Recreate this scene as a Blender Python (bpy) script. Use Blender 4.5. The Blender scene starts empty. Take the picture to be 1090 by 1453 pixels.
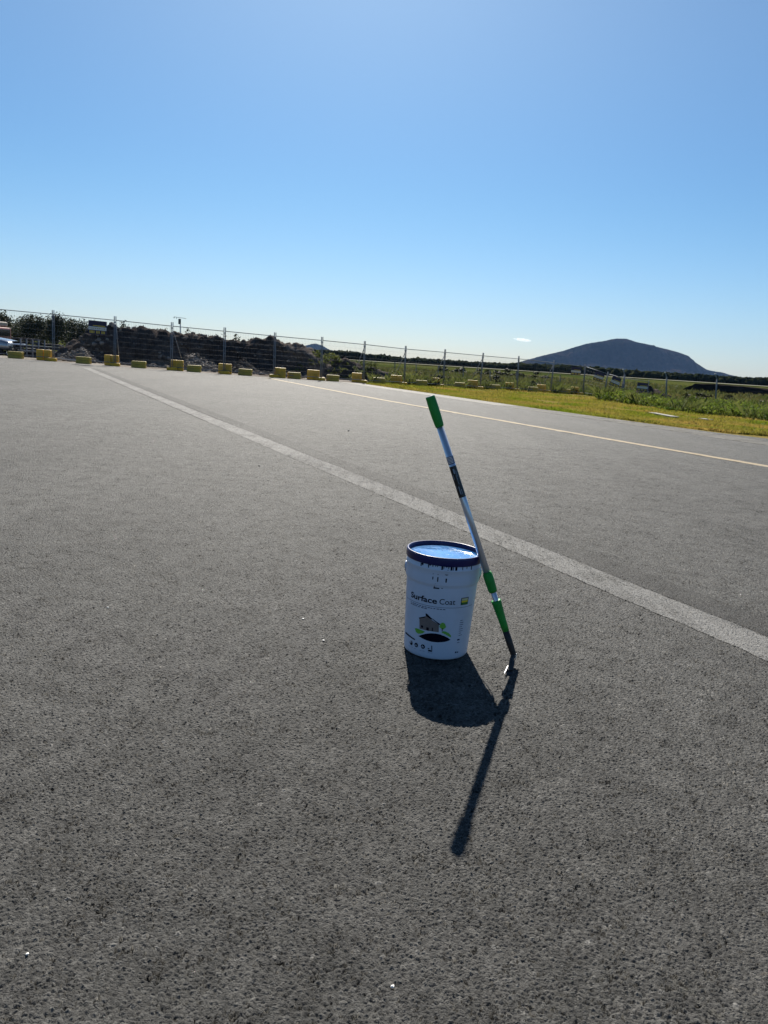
import bpy, bmesh, math, random
import numpy as np
from mathutils import Vector, Matrix, noise
random.seed(7); RS = np.random.RandomState(7)
R = math.radians
SC = bpy.context.scene
C = SC.collection

# ------------------------------------------------------------------ camera
CAMZ = 1.165
FPX, CX, CY = 1091.0, 545.0, 726.5            # focal length and centre, in pixels of the photograph
ROLL, PITCH = math.atan(.0636), R(11.3028)
Fw = np.array([0, math.cos(PITCH), -math.sin(PITCH)])
U0 = np.array([0, math.sin(PITCH), math.cos(PITCH)]); R0 = np.array([1., 0, 0])
Rt = R0*math.cos(ROLL)+U0*math.sin(ROLL); Up = -R0*math.sin(ROLL)+U0*math.cos(ROLL)
cd = bpy.data.cameras.new('camera'); cam = bpy.data.objects.new('camera', cd); C.objects.link(cam)
cam.matrix_world = Matrix(((Rt[0], Up[0], -Fw[0], 0), (Rt[1], Up[1], -Fw[1], 0), (Rt[2], Up[2], -Fw[2], CAMZ), (0, 0, 0, 1)))
cd.sensor_fit = 'VERTICAL'; cd.sensor_height = 36; cd.lens = 36*FPX/1453
cd.clip_start = .05; cd.clip_end = 30000
SC.camera = cam
# ------------------------------------------------------------------ sky, sun, exposure
SUN_EL, SUN_AZ = R(38.26), R(-3.51)
w = bpy.data.worlds.new('World'); SC.world = w; w.use_nodes = True
nt = w.node_tree; bg = nt.nodes['Background']
sky = nt.nodes.new('ShaderNodeTexSky'); sky.sky_type = 'NISHITA'; sky.sun_disc = False
sky.sun_elevation = SUN_EL; sky.sun_rotation = SUN_AZ
sky.altitude = 0; sky.air_density = 1.0; sky.dust_density = .35; sky.ozone_density = 3.5
wb = nt.nodes.new('ShaderNodeMix'); wb.data_type = 'RGBA'; wb.blend_type = 'MULTIPLY'; wb.inputs[0].default_value = 1; wb.inputs[7].default_value = (.79, .955, 1.09, 1)   # the phone's cool white balance
tc = nt.nodes.new('ShaderNodeTexCoord'); sx = nt.nodes.new('ShaderNodeSeparateXYZ'); nt.links.new(tc.outputs['Generated'], sx.inputs[0])
rr = nt.nodes.new('ShaderNodeValToRGB'); nt.links.new(sx.outputs[2], rr.inputs[0]); rr.color_ramp.interpolation = 'EASE'
rr.color_ramp.elements[0].position = -.02; rr.color_ramp.elements[0].color = (.76, .89, 1.08, 1); rr.color_ramp.elements[1].position = .20; rr.color_ramp.elements[1].color = (.60, .86, 1.02, 1); e_ = rr.color_ramp.elements.new(.40); e_.color = (.76, .97, 1.06, 1)
sc_ = nt.nodes.new('ShaderNodeVectorMath'); sc_.operation = 'SCALE'; sc_.inputs['Scale'].default_value = .89; nt.links.new(rr.outputs[0], sc_.inputs[0]); nt.links.new(sc_.outputs[0], wb.inputs[7])
nt.links.new(sky.outputs[0], wb.inputs[6]); nt.links.new(wb.outputs[2], bg.inputs[0]); bg.inputs[1].default_value = .05
sd = bpy.data.lights.new('sun', 'SUN'); sd.energy = 5.0; sd.angle = R(.53); sd.color = (1, .94, .84)
so = bpy.data.objects.new('sun', sd); C.objects.link(so); so.location = (0, 20, 60)
SDIR = Vector((math.cos(SUN_EL)*math.sin(SUN_AZ), math.cos(SUN_EL)*math.cos(SUN_AZ), math.sin(SUN_EL)))
so.rotation_mode = 'QUATERNION'; so.rotation_quaternion = SDIR.to_track_quat('Z', 'Y')
SC.view_settings.view_transform = 'Standard'; SC.view_settings.look = 'None'
SC.view_settings.gamma = 1; SC.view_settings.exposure = 1.05
SC.cycles.max_bounces = 6; SC.cycles.transparent_max_bounces = 8

# ------------------------------------------------------------------ helpers
GX, GY = -.01601, -.00340                    # the apron falls gently to the right
def smooth(a, b, x):
    t = max(0, min(1, (x-a)/(b-a))); return t*t*(3-2*t)
FP = [(-40, 34), (-17.6, 34.2), (-14.94, 34.3), (-12.27, 34.4), (-9.89, 34.8), (-7.65, 35.4), (-5.5, 36.2), (-3.41, 37.3), (-1.44, 38.8),
      (.63, 40.8), (2.78, 42.7), (5.04, 44.7), (7.53, 47.0), (10.02, 49.3), (12.44, 50.8), (40, 60)]
def fence_y(x): return float(np.interp(x, [p[0] for p in FP], [p[1] for p in FP]))
def plane(x, y): return GX*max(-30, min(22, x))+GY*min(y, 60)
def gz(x, y):
    p = plane(x, y); k = smooth(2, 12, y-fence_y(x)); return p*(1-k)-.30*k
def ray(px, py):
    v = (px-CX)/FPX*Rt-(py-CY)/FPX*Up+Fw; return Vector(v)
EYE = Vector((0, 0, CAMZ))
def proj_px(x, y, z):
    q = np.array([x, y, z-CAMZ]); return CX+FPX*(q@Rt)/(q@Fw), CY-FPX*(q@Up)/(q@Fw)
def at(px, py, Y): r = ray(px, py); return EYE+r*(Y/r.y)     # the point seen there at distance Y
def onplane(px, py):
    r = ray(px, py); return EYE+r*(CAMZ/(GX*r.x+GY*r.y-r.z))
def ground_at(px, Y):
    """x so that the ground point at distance Y is in that column"""
    lo, hi = -2*Y, 2*Y
    for _ in range(40):
        m = (lo+hi)/2
        if proj_px(m, Y, gz(m, Y))[0] < px: lo = m
        else: hi = m
    return Vector((lo, Y, gz(lo, Y)))

def tag(o, label=None, cat=None, group=None, kind=None):
    if label: o['label'] = label
    if cat: o['category'] = cat
    if group: o['group'] = group
    if kind: o['kind'] = kind
    return o
def empty(name, loc, rz=0, label=None, cat=None, group=None):
    o = bpy.data.objects.new(name, None); C.objects.link(o); o.location = loc; o.rotation_euler = (0, 0, rz)
    o.empty_display_size = .1
    return tag(o, label, cat, group)

class MB:
    def __init__(s): s.v = []; s.f = []
    def add(s, vs, fs):
        n = len(s.v); s.v += [tuple(v) for v in vs]; s.f += [tuple(i+n for i in f) for f in fs]; return s
    def box(s, c, size, M=None, taper=1.0):
        x, y, z = [a/2 for a in size]; t = taper
        vs = [Vector(p) for p in ((-x, -y, -z), (x, -y, -z), (x, y, -z), (-x, y, -z), (-x*t, -y*t, z), (x*t, -y*t, z), (x*t, y*t, z), (-x*t, y*t, z))]
        if M is not None: vs = [M @ v for v in vs]
        c = Vector(c)
        return s.add([v+c for v in vs], [(0, 3, 2, 1), (4, 5, 6, 7), (0, 1, 5, 4), (1, 2, 6, 5), (2, 3, 7, 6), (3, 0, 4, 7)])
    def tube(s, p0, p1, r0, r1=None, n=8, caps=True):
        r1 = r0 if r1 is None else r1; p0 = Vector(p0); p1 = Vector(p1); d = (p1-p0).normalized()
        a = d.cross(Vector((0, 0, 1)) if abs(d.z) < .95 else Vector((1, 0, 0))).normalized(); b = d.cross(a)
        vs = [p+(a*math.cos(2*math.pi*k/n)+b*math.sin(2*math.pi*k/n))*r for p, r in ((p0, r0), (p1, r1)) for k in range(n)]
        fs = [(k, (k+1) % n, n+(k+1) % n, n+k) for k in range(n)]
        if caps: fs += [tuple(range(n-1, -1, -1)), tuple(range(n, 2*n))]
        return s.add(vs, fs)
    def path(s, pts, rad, n=8):
        pts = [Vector(p) for p in pts]; rad = rad if isinstance(rad, (list, tuple)) else [rad]*len(pts); vs = []; a = None
        for i, p in enumerate(pts):
            d = (pts[min(i+1, len(pts)-1)]-pts[max(i-1, 0)]).normalized()
            if a is None: a = d.cross(Vector((0, 0, 1)) if abs(d.z) < .95 else Vector((1, 0, 0))).normalized()
            a = (a-d*a.dot(d)).normalized(); b = d.cross(a)
            vs += [p+(a*math.cos(2*math.pi*k/n)+b*math.sin(2*math.pi*k/n))*rad[i] for k in range(n)]
        fs = [(i*n+k, i*n+(k+1) % n, (i+1)*n+(k+1) % n, (i+1)*n+k) for i in range(len(pts)-1) for k in range(n)]
        fs += [tuple(range(n-1, -1, -1)), tuple(range((len(pts)-1)*n, len(pts)*n))]
        return s.add(vs, fs)
    def lathe(s, prof, M, n=64, close=False):
        vs = []; m = len(prof)
        for r, z in prof:
            for k in range(n): vs.append(M @ Vector((r*math.cos(2*math.pi*k/n), r*math.sin(2*math.pi*k/n), z)))
        fs = [(i*n+k, i*n+(k+1) % n, (i+1)*n+(k+1) % n, (i+1)*n+k) for i in range(m-1) for k in range(n)]
        if close: fs += [tuple(range(n-1, -1, -1)), tuple(range((m-1)*n, m*n))]
        return s.add(vs, fs)
    def build(s, name, mat, parent=None, smooth_=False, bevel=0):
        me = bpy.data.meshes.new(name); me.from_pydata(s.v, [], s.f); me.update()
        return link(name, me, mat, parent, smooth_, bevel)
def link(name, me, mat, parent=None, smooth_=False, bevel=0):
    if bevel:
        bm = bmesh.new(); bm.from_mesh(me)
        es = [e for e in bm.edges if e.is_manifold and e.calc_face_angle(0) > .5]
        bmesh.ops.bevel(bm, geom=es, offset=bevel, segments=2, affect='EDGES', profile=.6); bm.to_mesh(me); bm.free()
    o = bpy.data.objects.new(name, me); C.objects.link(o)
    if mat: me.materials.append(mat)
    if smooth_: me.polygons.foreach_set('use_smooth', [True]*len(me.polygons))
    if parent is not None: o.parent = parent
    return o
def np_mesh(name, V, F, mat, smooth_=False, parent=None):
    """V (n,3) and F (m,k) numpy arrays -> object"""
    me = bpy.data.meshes.new(name); k = F.shape[1]
    me.vertices.add(len(V)); me.vertices.foreach_set('co', V.astype(np.float32).ravel())
    me.loops.add(F.size); me.loops.foreach_set('vertex_index', F.astype(np.int32).ravel())
    me.polygons.add(len(F)); me.polygons.foreach_set('loop_start', np.arange(0, F.size, k, dtype=np.int32))
    me.polygons.foreach_set('loop_total', np.full(len(F), k, dtype=np.int32))
    me.update(calc_edges=True); me.validate()
    return link(name, me, mat, parent, smooth_)
def grid_faces(nr, nc):
    i = np.arange(nr-1)[:, None]*nc+np.arange(nc-1)[None]; i = i.ravel()
    return np.stack([i, i+1, i+nc+1, i+nc], 1)
def copy_tree(o, parent=None):
    c = o.copy(); C.objects.link(c); c.parent = parent
    for ch in list(o.children): copy_tree(ch, c)
    return c

# ------------------------------------------------------------------ materials
def node(nt, t, **kw):
    n = nt.nodes.new(t)
    for k, v in kw.items():
        if hasattr(n, k): setattr(n, k, v)
        else: n.inputs[k.replace('_', ' ')].default_value = v
    return n
def ramp(nt, src, stops):
    r = nt.nodes.new('ShaderNodeValToRGB'); e = r.color_ramp.elements
    while len(e) < len(stops): e.new(.5)
    for k, (p, c) in enumerate(stops):
        e[k].position = p; e[k].color = (c if hasattr(c, '__len__') else (c, c, c))+((1,) if not hasattr(c, '__len__') or len(c) == 3 else ())
    nt.links.new(src, r.inputs[0]); return r.outputs[0]
def mix(nt, f, a, b, mode='MIX'):
    m = nt.nodes.new('ShaderNodeMix'); m.data_type = 'RGBA'; m.blend_type = mode
    for sock, v in ((m.inputs[0], f), (m.inputs[6], a), (m.inputs[7], b)):
        if hasattr(v, 'is_linked') or hasattr(v, 'node'): nt.links.new(v, sock)
        else: sock.default_value = v if not hasattr(v, '__len__') else tuple(v)+(1,)*(4-len(v))
    return m.outputs[2]
def math_(nt, op, a, b=None, c=None):
    m = nt.nodes.new('ShaderNodeMath'); m.operation = op
    for k, v in enumerate((a, b, c)):
        if v is None: continue
        if hasattr(v, 'node'): nt.links.new(v, m.inputs[k])
        else: m.inputs[k].default_value = v
    return m.outputs[0]
def base_mat(name, rough=.6, metal=0., spec=.5):
    m = bpy.data.materials.new(name); m.use_nodes = True; nt = m.node_tree; b = nt.nodes['Principled BSDF']
    b.inputs['Roughness'].default_value = rough; b.inputs['Metallic'].default_value = metal; b.inputs['Specular IOR Level'].default_value = spec
    g = nt.nodes.new('ShaderNodeNewGeometry')
    return m, nt, b, g.outputs['Position']
def objcoord(nt): return nt.nodes.new('ShaderNodeTexCoord').outputs['Object']
def noise_t(nt, co, scale, detail=4, rough=.55):
    n = nt.nodes.new('ShaderNodeTexNoise'); n.inputs['Scale'].default_value = scale; n.inputs['Detail'].default_value = detail; n.inputs['Roughness'].default_value = rough
    nt.links.new(co, n.inputs['Vector']); return n
def simple(name, col, rough=.6, metal=0., var=.12, scale=8, bump=0., spec=.5, col2=None, bscale=None, lo=.35, hi=.65):
    m, nt, b, pos = base_mat(name, rough, metal, spec)
    co = objcoord(nt)
    n = noise_t(nt, co, scale)
    c2 = col2 if col2 else tuple(c*(1-var*2) for c in col)
    f = ramp(nt, n.outputs[0], [(lo, 0), (hi, 1)])
    nt.links.new(mix(nt, f, c2, col), b.inputs['Base Color'])
    if bump:
        n2 = noise_t(nt, co, bscale or scale*4, 5)
        bp = nt.nodes.new('ShaderNodeBump'); bp.inputs['Distance'].default_value = bump; bp.inputs['Strength'].default_value = 1
        nt.links.new(n2.outputs[0], bp.inputs['Height']); nt.links.new(bp.outputs[0], b.inputs['Normal'])
    return m
def leaf_mat(name, c1, c2, scale=2., trans=.35, spec=.2):
    m, nt, b, pos = base_mat(name, .7 if spec else 1., spec=spec)
    n = noise_t(nt, pos, scale, 3)
    col = mix(nt, ramp(nt, n.outputs[0], [(.35, 0), (.65, 1)]), c1, c2)
    nt.links.new(col, b.inputs['Base Color'])
    t = nt.nodes.new('ShaderNodeBsdfTranslucent'); nt.links.new(col, t.inputs[0])
    mx = nt.nodes.new('ShaderNodeMixShader'); mx.inputs[0].default_value = trans
    nt.links.new(b.outputs[0], mx.inputs[1]); nt.links.new(t.outputs[0], mx.inputs[2])
    nt.links.new(mx.outputs[0], nt.nodes['Material Output'].inputs['Surface']); return m

def asphalt(name, paint=None):
    m, nt, b, pos = base_mat(name, .76, spec=.17)
    # aggregate: small stones in two sizes, and open pits between them
    def vor(scale, feat='F1'):
        v = nt.nodes.new('ShaderNodeTexVoronoi'); v.feature = feat; v.inputs['Scale'].default_value = scale
        nt.links.new(pos, v.inputs['Vector']); return v
    warp = noise_t(nt, pos, 60, 2)
    va = vor(95); vb = vor(190)
    n1 = noise_t(nt, pos, 88, 5, .66); n2 = noise_t(nt, pos, 20, 2); n3 = noise_t(nt, pos, 1.1, 4); n4 = noise_t(nt, pos, .22, 4); n5 = noise_t(nt, pos, 260, 3, .6); n6 = noise_t(nt, pos, 6.5, 4, .7)
    stone = ramp(nt, va.outputs['Distance'], [(.05, 1), (.62, 0)])
    stone2 = ramp(nt, vb.outputs['Distance'], [(.05, 1), (.62, 0)])
    # where the mix is open the stones drop away: pits
    n1.inputs['Distortion'].default_value = .9
    mixn = math_(nt, 'MULTIPLY_ADD', n2.outputs[0], .22, math_(nt, 'MULTIPLY', n1.outputs[0], .78))
    mixn = math_(nt, 'MULTIPLY_ADD', n6.outputs[0], .16, math_(nt, 'SUBTRACT', mixn, .08))
    pit = ramp(nt, mixn, [(.372, 1), (.408, 0)])
    h = math_(nt, 'MULTIPLY_ADD', stone, .62, math_(nt, 'MULTIPLY_ADD', stone2, .22, math_(nt, 'MULTIPLY', n1.outputs[0], 1.1)))
    h = math_(nt, 'MULTIPLY_ADD', n5.outputs[0], .25, h)
    h = math_(nt, 'MULTIPLY_ADD', pit, -1.05, h)
    if paint: h = math_(nt, 'MULTIPLY', h, .8)
    # colour: each stone its own grey, brown and pale ones among them, bitumen in the pits
    g = ramp(nt, va.outputs['Color'], [(.0, (.032, .0315, .030)), (.5, (.055, .054, .051)), (.9, (.085, .0825, .077)), (1., (.17, .165, .156))])
    g2 = ramp(nt, vb.outputs['Color'], [(0., .62), (.6, 1.), (1., 1.38)])
    col = mix(nt, 1., g, g2, 'MULTIPLY')
    col = mix(nt, math_(nt, 'MULTIPLY', pit, .7), col, (.016, .0155, .015))
    big = ramp(nt, math_(nt, 'MULTIPLY_ADD', n4.outputs[0], .6, math_(nt, 'MULTIPLY', n3.outputs[0], .4)), [(.34, .78), (.66, 1.2)])
    col = mix(nt, 1., col, big, 'MULTIPLY')
    col = mix(nt, 1., col, ramp(nt, n6.outputs[0], [(.36, .76), (.60, 1.10)]), 'MULTIPLY')
    # tracks and streaks that run along the runway
    mp = nt.nodes.new('ShaderNodeMapping'); mp.inputs['Rotation'].default_value = (0, 0, R(-27)); mp.inputs['Scale'].default_value = (1.5, .05, 1)
    nt.links.new(pos, mp.inputs['Vector']); ns = noise_t(nt, mp.outputs[0], .8, 3)
    col = mix(nt, 1., col, ramp(nt, ns.outputs[0], [(.35, .90), (.62, 1.08)]), 'MULTIPLY')
    if paint:
        wn = noise_t(nt, pos, 38, 5, .7); wn2 = noise_t(nt, pos, 2.2, 3)
        mp2 = nt.nodes.new('ShaderNodeMapping'); mp2.inputs['Rotation'].default_value = (0, 0, R(-27)); mp2.inputs['Scale'].default_value = (14, .9, 1)
        nt.links.new(pos, mp2.inputs['Vector']); ws = noise_t(nt, mp2.outputs[0], 1.2, 4)
        s = math_(nt, 'MULTIPLY_ADD', wn.outputs[0], .5, math_(nt, 'MULTIPLY_ADD', ws.outputs[0], .35, math_(nt, 'MULTIPLY', wn2.outputs[0], .3)))
        s = math_(nt, 'MULTIPLY_ADD', pit, -.16, s)
        f = ramp(nt, s, [(paint[1], 0), (paint[2], paint[3])])
        col = mix(nt, f, col, paint[0])
    nt.links.new(col, b.inputs['Base Color'])
    d = nt.nodes.new('ShaderNodeDisplacement'); d.inputs['Midlevel'].default_value = .85; d.inputs['Scale'].default_value = .0068
    nt.links.new(h, d.inputs['Height']); nt.links.new(d.outputs[0], nt.nodes['Material Output'].inputs['Displacement'])
    m.displacement_method = 'BOTH'
    return m
M_asph = asphalt('asphalt')
M_line = asphalt('worn_white_paint', ((.172, .169, .162), .44, .63, .88))
M_yline = asphalt('cream_paint', ((.30, .24, .155), .30, .45, .95))
M_kerb = asphalt('pale_edge_paint', ((.17, .16, .14), .30, .52, .85))

def ground_mat(name, cols, scale=.12, fine=6., bump=.03, rough=1.):
    m, nt, b, pos = base_mat(name, rough, spec=0.)
    n = noise_t(nt, pos, scale, 6, .6); f = noise_t(nt, pos, fine, 5, .7)
    s = math_(nt, 'MULTIPLY_ADD', f.outputs[0], .45, math_(nt, 'MULTIPLY', n.outputs[0], .55))
    k = len(cols); col = ramp(nt, s, [(.36+.28*i/(k-1), c) for i, c in enumerate(cols)])
    nt.links.new(col, b.inputs['Base Color'])
    bp = nt.nodes.new('ShaderNodeBump'); bp.inputs['Distance'].default_value = bump; nt.links.new(f.outputs[0], bp.inputs['Height']); nt.links.new(bp.outputs[0], b.inputs['Normal'])
    return m
M_field = ground_mat('field_grass', [(.020, .032, .008), (.040, .054, .013), (.066, .070, .022), (.10, .085, .038)], .035, 1.2, .12)
M_verge = ground_mat('verge_soil_grass', [(.07, .085, .012), (.13, .12, .022), (.18, .135, .05), (.17, .13, .075)], .25, 5, .05)
M_dust = ground_mat('pale_gravel', [(.11, .10, .088), (.19, .172, .155), (.29, .27, .245)], .5, 9, .04)
M_paleg = ground_mat('pale_strip', [(.16, .165, .12), (.22, .215, .175), (.27, .26, .22)], .01, .2, .0)
M_soil = ground_mat('dug_soil', [(.020, .018, .018), (.042, .036, .034), (.085, .073, .066), (.20, .175, .155)], .22, 3.2, .10)
M_rub = ground_mat('rubble_stone', [(.08, .072, .066), (.14, .127, .115), (.25, .23, .21)], .6, 5, .04)
M_black = ground_mat('dark_fill', [(.012, .011, .011), (.020, .018, .017), (.035, .030, .027)], .3, 4, .06)
M_hill = ground_mat('hill_forest', [(.003, .005, .004), (.008, .010, .008), (.026, .019, .016), (.058, .042, .035)], .005, .045, 6.)
M_wood = leaf_mat('far_forest', (.012, .018, .009), (.028, .032, .017), .06, .1, 0)
M_steel = simple('galvanised_steel', (.17, .19, .22), .8, .1, .1, 20)
M_wire = simple('galvanised_wire', (.10, .11, .13), .7, .2, .1, 20)
M_oldpost = simple('weathered_post', (.22, .21, .19), .8, 0, .2, 12)
M_yel = simple('yellow_plastic', (.72, .42, .02), .55, 0, .15, 5, .004, col2=(.45, .28, .03))
M_olive = simple('faded_yellow_plastic', (.46, .33, .045), .65, 0, .15, 5, .004, col2=(.30, .23, .05))
M_white = simple('white_pail_plastic', (.74, .78, .84), .32, 0, .015, 6)
M_navy = simple('navy_lid_plastic', (.004, .009, .085), .35, 0, .1, 10, spec=.35)
M_green = simple('green_plastic', (.012, .25, .03), .5, 0, .1, 25, .0004, bscale=300, spec=.35)
M_alu = simple('brushed_aluminium', (.55, .59, .66), .30, .75, .05, 30, .0001, bscale=400)
M_blk = simple('black_rubber', (.012, .012, .014), .6, 0, .1, 30)
M_ink = simple('black_ink', (.004, .005, .014), .9, 0, .05, 30, spec=.05)
M_inkb = simple('blue_black_ink', (.008, .014, .06), .9, 0, .05, 30, spec=.05)
M_zinc = simple('zinc_plate', (.75, .76, .78), .22, 1., .05, 30)

# ------------------------------------------------------------------ ground sheets
def build_ground():
    ys = np.unique(np.concatenate([np.linspace(-40, 0, 6), np.linspace(0, 34, 18), np.linspace(34, 75, 60), np.geomspace(75, 9000, 46)]))
    ss = np.unique(np.concatenate([np.linspace(-90, -20, 12), np.linspace(-20, 25, 60), np.linspace(25, 120, 16)]))
    V = []
    for y in ys:
        k = max(1, y/75)
        for s in ss:
            x = s*k; z = gz(x, y)-.03
            if y < 62: z += .0
            V.append((x, y, z+(.12*noise.noise(Vector((x*.09, y*.09, 0)))*smooth(60, 90, y))))
    return np_mesh('ground', np.array(V), grid_faces(len(ys), len(ss)), M_field, True)
tag(build_ground(), kind='structure')

def dir_line():  # direction of the painted lines on the apron
    d = Vector((-.458, .889, 0)); return d.normalized()
LD = dir_line(); LN = Vector((LD.y, -LD.x, 0))       # LN points right
def sheet(name, poly, mat, lift, step=None, kind='structure'):
    """a polygon laid on the ground, cut into a grid so that it follows the ground"""
    bm = bmesh.new(); vs = [bm.verts.new((x, y, 0)) for x, y in poly]; bm.faces.new(vs)
    if step:
        xs = [v.co.x for v in bm.verts]; ys = [v.co.y for v in bm.verts]
        for ax, lo, hi in ((0, min(xs), max(xs)), (1, min(ys), max(ys))):
            t = lo+step
            while t < hi:
                co = [0, 0, 0]; co[ax] = t; no = [0, 0, 0]; no[ax] = 1
                bmesh.ops.bisect_plane(bm, geom=bm.verts[:]+bm.edges[:]+bm.faces[:], plane_co=co, plane_no=no); t += step
    for v in bm.verts: v.co.z = gz(v.co.x, v.co.y)+lift
    bmesh.ops.recalc_face_normals(bm, faces=bm.faces[:])
    for f in bm.faces:
        if f.normal.z < 0: f.normal_flip()
    me = bpy.data.meshes.new(name); bm.to_mesh(me); bm.free(); o = link(name, me, mat, None, True)
    if kind: o['kind'] = kind
    return o
# apron: far edge follows the fence, right edge the verge
kerb = [Vector(p) for p in ((-1.60, 37.6, 0), (1.5, 31.81, 0), (4.43, 26.36, 0), (6.99, 22.2, 0), (8.08, 20.02, 0), (8.92, 18.19, 0), (12.5, 11.6, 0), (20, -3, 0))]
edge_r = [(-1.45, 37.75), (1.62, 31.95), (4.60, 26.45), (7.20, 22.3), (8.6, 20.3), (9.85, 19.1), (12.3, 16.5), (16, 11.5), (26, -3)]
far = [(-45, 33.6), (-17, 33.6), (-12, 33.9), (-9.9, 34.2), (-7.65, 34.8), (-5.5, 35.6), (-3.41, 36.5), (-2.2, 37.3)]
poly = [(-45, -25), (30, -25), (26, -3)]+edge_r[::-1][1:]+far[::-1]
runway = sheet('runway', poly, M_asph, .0, 2.5)
runway.name = 'runway_far_field'
for v in runway.data.vertices:
    if 1.0 < v.co.y < 11.5 and abs(v.co.x) < .9*v.co.y: v.co.z -= .009
# near part, fine enough for the real relief of the stones
def near_sheet():
    Y = np.geomspace(.70, 14.0, 1180); so_ = np.linspace(.56, 1.3, 130)[1:]; s = np.concatenate([-so_[::-1], np.linspace(-.56, .56, 820), so_])
    X = Y[:, None]*s[None]; YY = np.repeat(Y[:, None], len(s), 1)
    e1 = np.clip((np.abs(s)-1.0)/.3, 0, 1)[None]; e2 = np.clip((Y-12)/2., 0, 1)[:, None]; e3 = np.clip((.8-Y)/.1, 0, 1)[:, None]
    drop = .004-.016*np.maximum(np.maximum(e1, e2), e3)             # the fine sheet sinks into the coarse one at its rim
    V = np.stack([X, YY, GX*X+GY*YY+drop], -1).reshape(-1, 3)
    return np_mesh('runway', V, grid_faces(len(Y), len(s)), M_asph, True)
nr = near_sheet(); tag(nr, kind='structure')
bpy.ops.object.select_all(action='DESELECT'); runway.select_set(True); nr.select_set(True); SC.view_layers[0].objects.active = nr
bpy.ops.object.join(); nr.name = 'runway'

def strip(name, pts, w0, w1, mat, lift, tsteps, wsteps):
    """a painted line following pts, from -w0 to w1 across"""
    P = [Vector((p[0], p[1], 0)) for p in pts]; V = []; L = [0]
    for a, b in zip(P, P[1:]): L.append(L[-1]+(b-a).length)
    for t in tsteps:
        tt = t*L[-1]; i = max(0, min(len(P)-2, next((k for k in range(len(L)-1) if L[k+1] >= tt), len(P)-2)))
        q = (tt-L[i])/(L[i+1]-L[i]); p = P[i].lerp(P[i+1], q)
        d0 = (P[min(i+1, len(P)-1)]-P[i]).normalized(); d1 = (P[min(i+2, len(P)-1)]-P[min(i+1, len(P)-2)]).normalized(); dm = (P[i]-P[max(i-1, 0)]).normalized() if i else d0
        d = (dm.lerp(d0, .5+q) if q < .5 else d0.lerp(d1, q-.5)).normalized()
        nrm = Vector((d.y, -d.x, 0))
        for s in np.linspace(-w0, w1, wsteps):
            if wsteps > 20: s += .010*noise.noise(Vector((p.x*9, p.y*9, s*3)))+.012*noise.noise(Vector((p.x*1.3, p.y*1.3, 7)))
            v = p+nrm*s; V.append((v.x, v.y, plane(v.x, v.y)+lift))
    o = np_mesh(name, np.array(V), grid_faces(len(tsteps), wsteps), mat, True)
    if o.data.polygons[0].normal.z < 0: o.data.flip_normals()
    return tag(o, kind='structure')
# wide worn line (from the lower right to the upper left), kept clear of the sheet below it
c0 = Vector((1.42, 4.128, 0)); c1 = Vector((.5715, 5.783, 0)); c2 = Vector((-2.85, 12.40, 0)); c3 = Vector((-11.72, 29.75, 0)); c_1 = c0-(c1-c0).normalized()*2.6
total = (c0-c_1).length+(c1-c0).length+(c2-c1).length+(c3-c2).length
ts = np.concatenate([np.linspace(0, 8/total, 1500), np.linspace(8/total, 1, 500)[1:]])
strip('wide_painted_line', [c_1, c0, c1, c2, c3], .145, .14, M_line, .0075, ts, 90)
# dark sealed band just beyond the wide line
M_band = asphalt('dark_sealed_band', ((.014, .0138, .0135), .36, .50, .75))
strip('sealed_band', [c_1, c0, c1, c2, c3], -.16, .42, M_band, .0058, ts[::2], 50)
M_scr = asphalt('scrape_mark', ((.095, .09, .075), .50, .72, .8))
sm = [onplane(950, 1395), onplane(985, 1420), onplane(1020, 1446), onplane(1050, 1470)]
strip('scrape_mark', sm, .010, .012, M_scr, .0055, np.linspace(0, 1, 160), 24)
b0 = Vector((6.02, 12.15, 0)); b1 = Vector((4.54, 14.67, 0)); b2 = Vector((1.02, 21.01, 0)); b3 = Vector((-.32, 23.51, 0)); b4 = Vector((-5.55, 34.6, 0))
strip('thin_edge_line', [b0+(b0-b1), b0, b1, b2, b3, b4], .13, .13, M_yline, .006, np.linspace(0, 1, 200), 5)
strip('pale_edge_strip', [kerb[0], kerb[1], kerb[2], kerb[3], kerb[4], kerb[5], kerb[6]], .0, 1.15, M_kerb, .006, np.linspace(0, 1, 160), 5)
# narrow dark joints across the pale strip
jm = MB(); kp = kerb[2:7]
for i in range(len(kp)-1):
    a, b_ = kp[i], kp[i+1]; L = (b_-a).length; d = (b_-a)/L; n_ = Vector((d.y, -d.x, 0)); t = 0
    while t < L:
        p = a+d*t; vs = [p, p+d*.05, p+d*.05+n_*1.15, p+n_*1.15]
        jm.add([(v.x, v.y, plane(v.x, v.y)+.009) for v in vs], [(0, 1, 2, 3)]); t += .22
tag(jm.build('edge_strip_joints', M_asph), kind='structure')

# verge of mown grass between the apron and the fence
vp = [(x+.0, y) for x, y in edge_r[:8]]
back = [(34, 26), (26, 32), (19.5, 36), (16, 40.5), (14.2, 45), (12.9, 49.5), (12.0, 50.6), (10.02, 49.6), (7.53, 47.3), (5.04, 45.0), (2.78, 43.0), (.63, 41.1), (-1.44, 39.0)]
sheet('grass_verge', vp+[(26, -3), (60, -3), (60, 20)]+back, M_verge, -.008, 2.0)
# dusty gravel under and behind the fence
sheet('gravel_ground', [(-45, 33.5), (-17, 33.5), (-12, 33.8), (-9.9, 34.1), (-7.65, 34.7), (-5.5, 35.5), (-3.41, 36.4), (-2.2, 37.2), (-1.3, 38.0), (-1.0, 40.5), (-2, 44), (-45, 44)], M_dust, -.006, 1.5)

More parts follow.
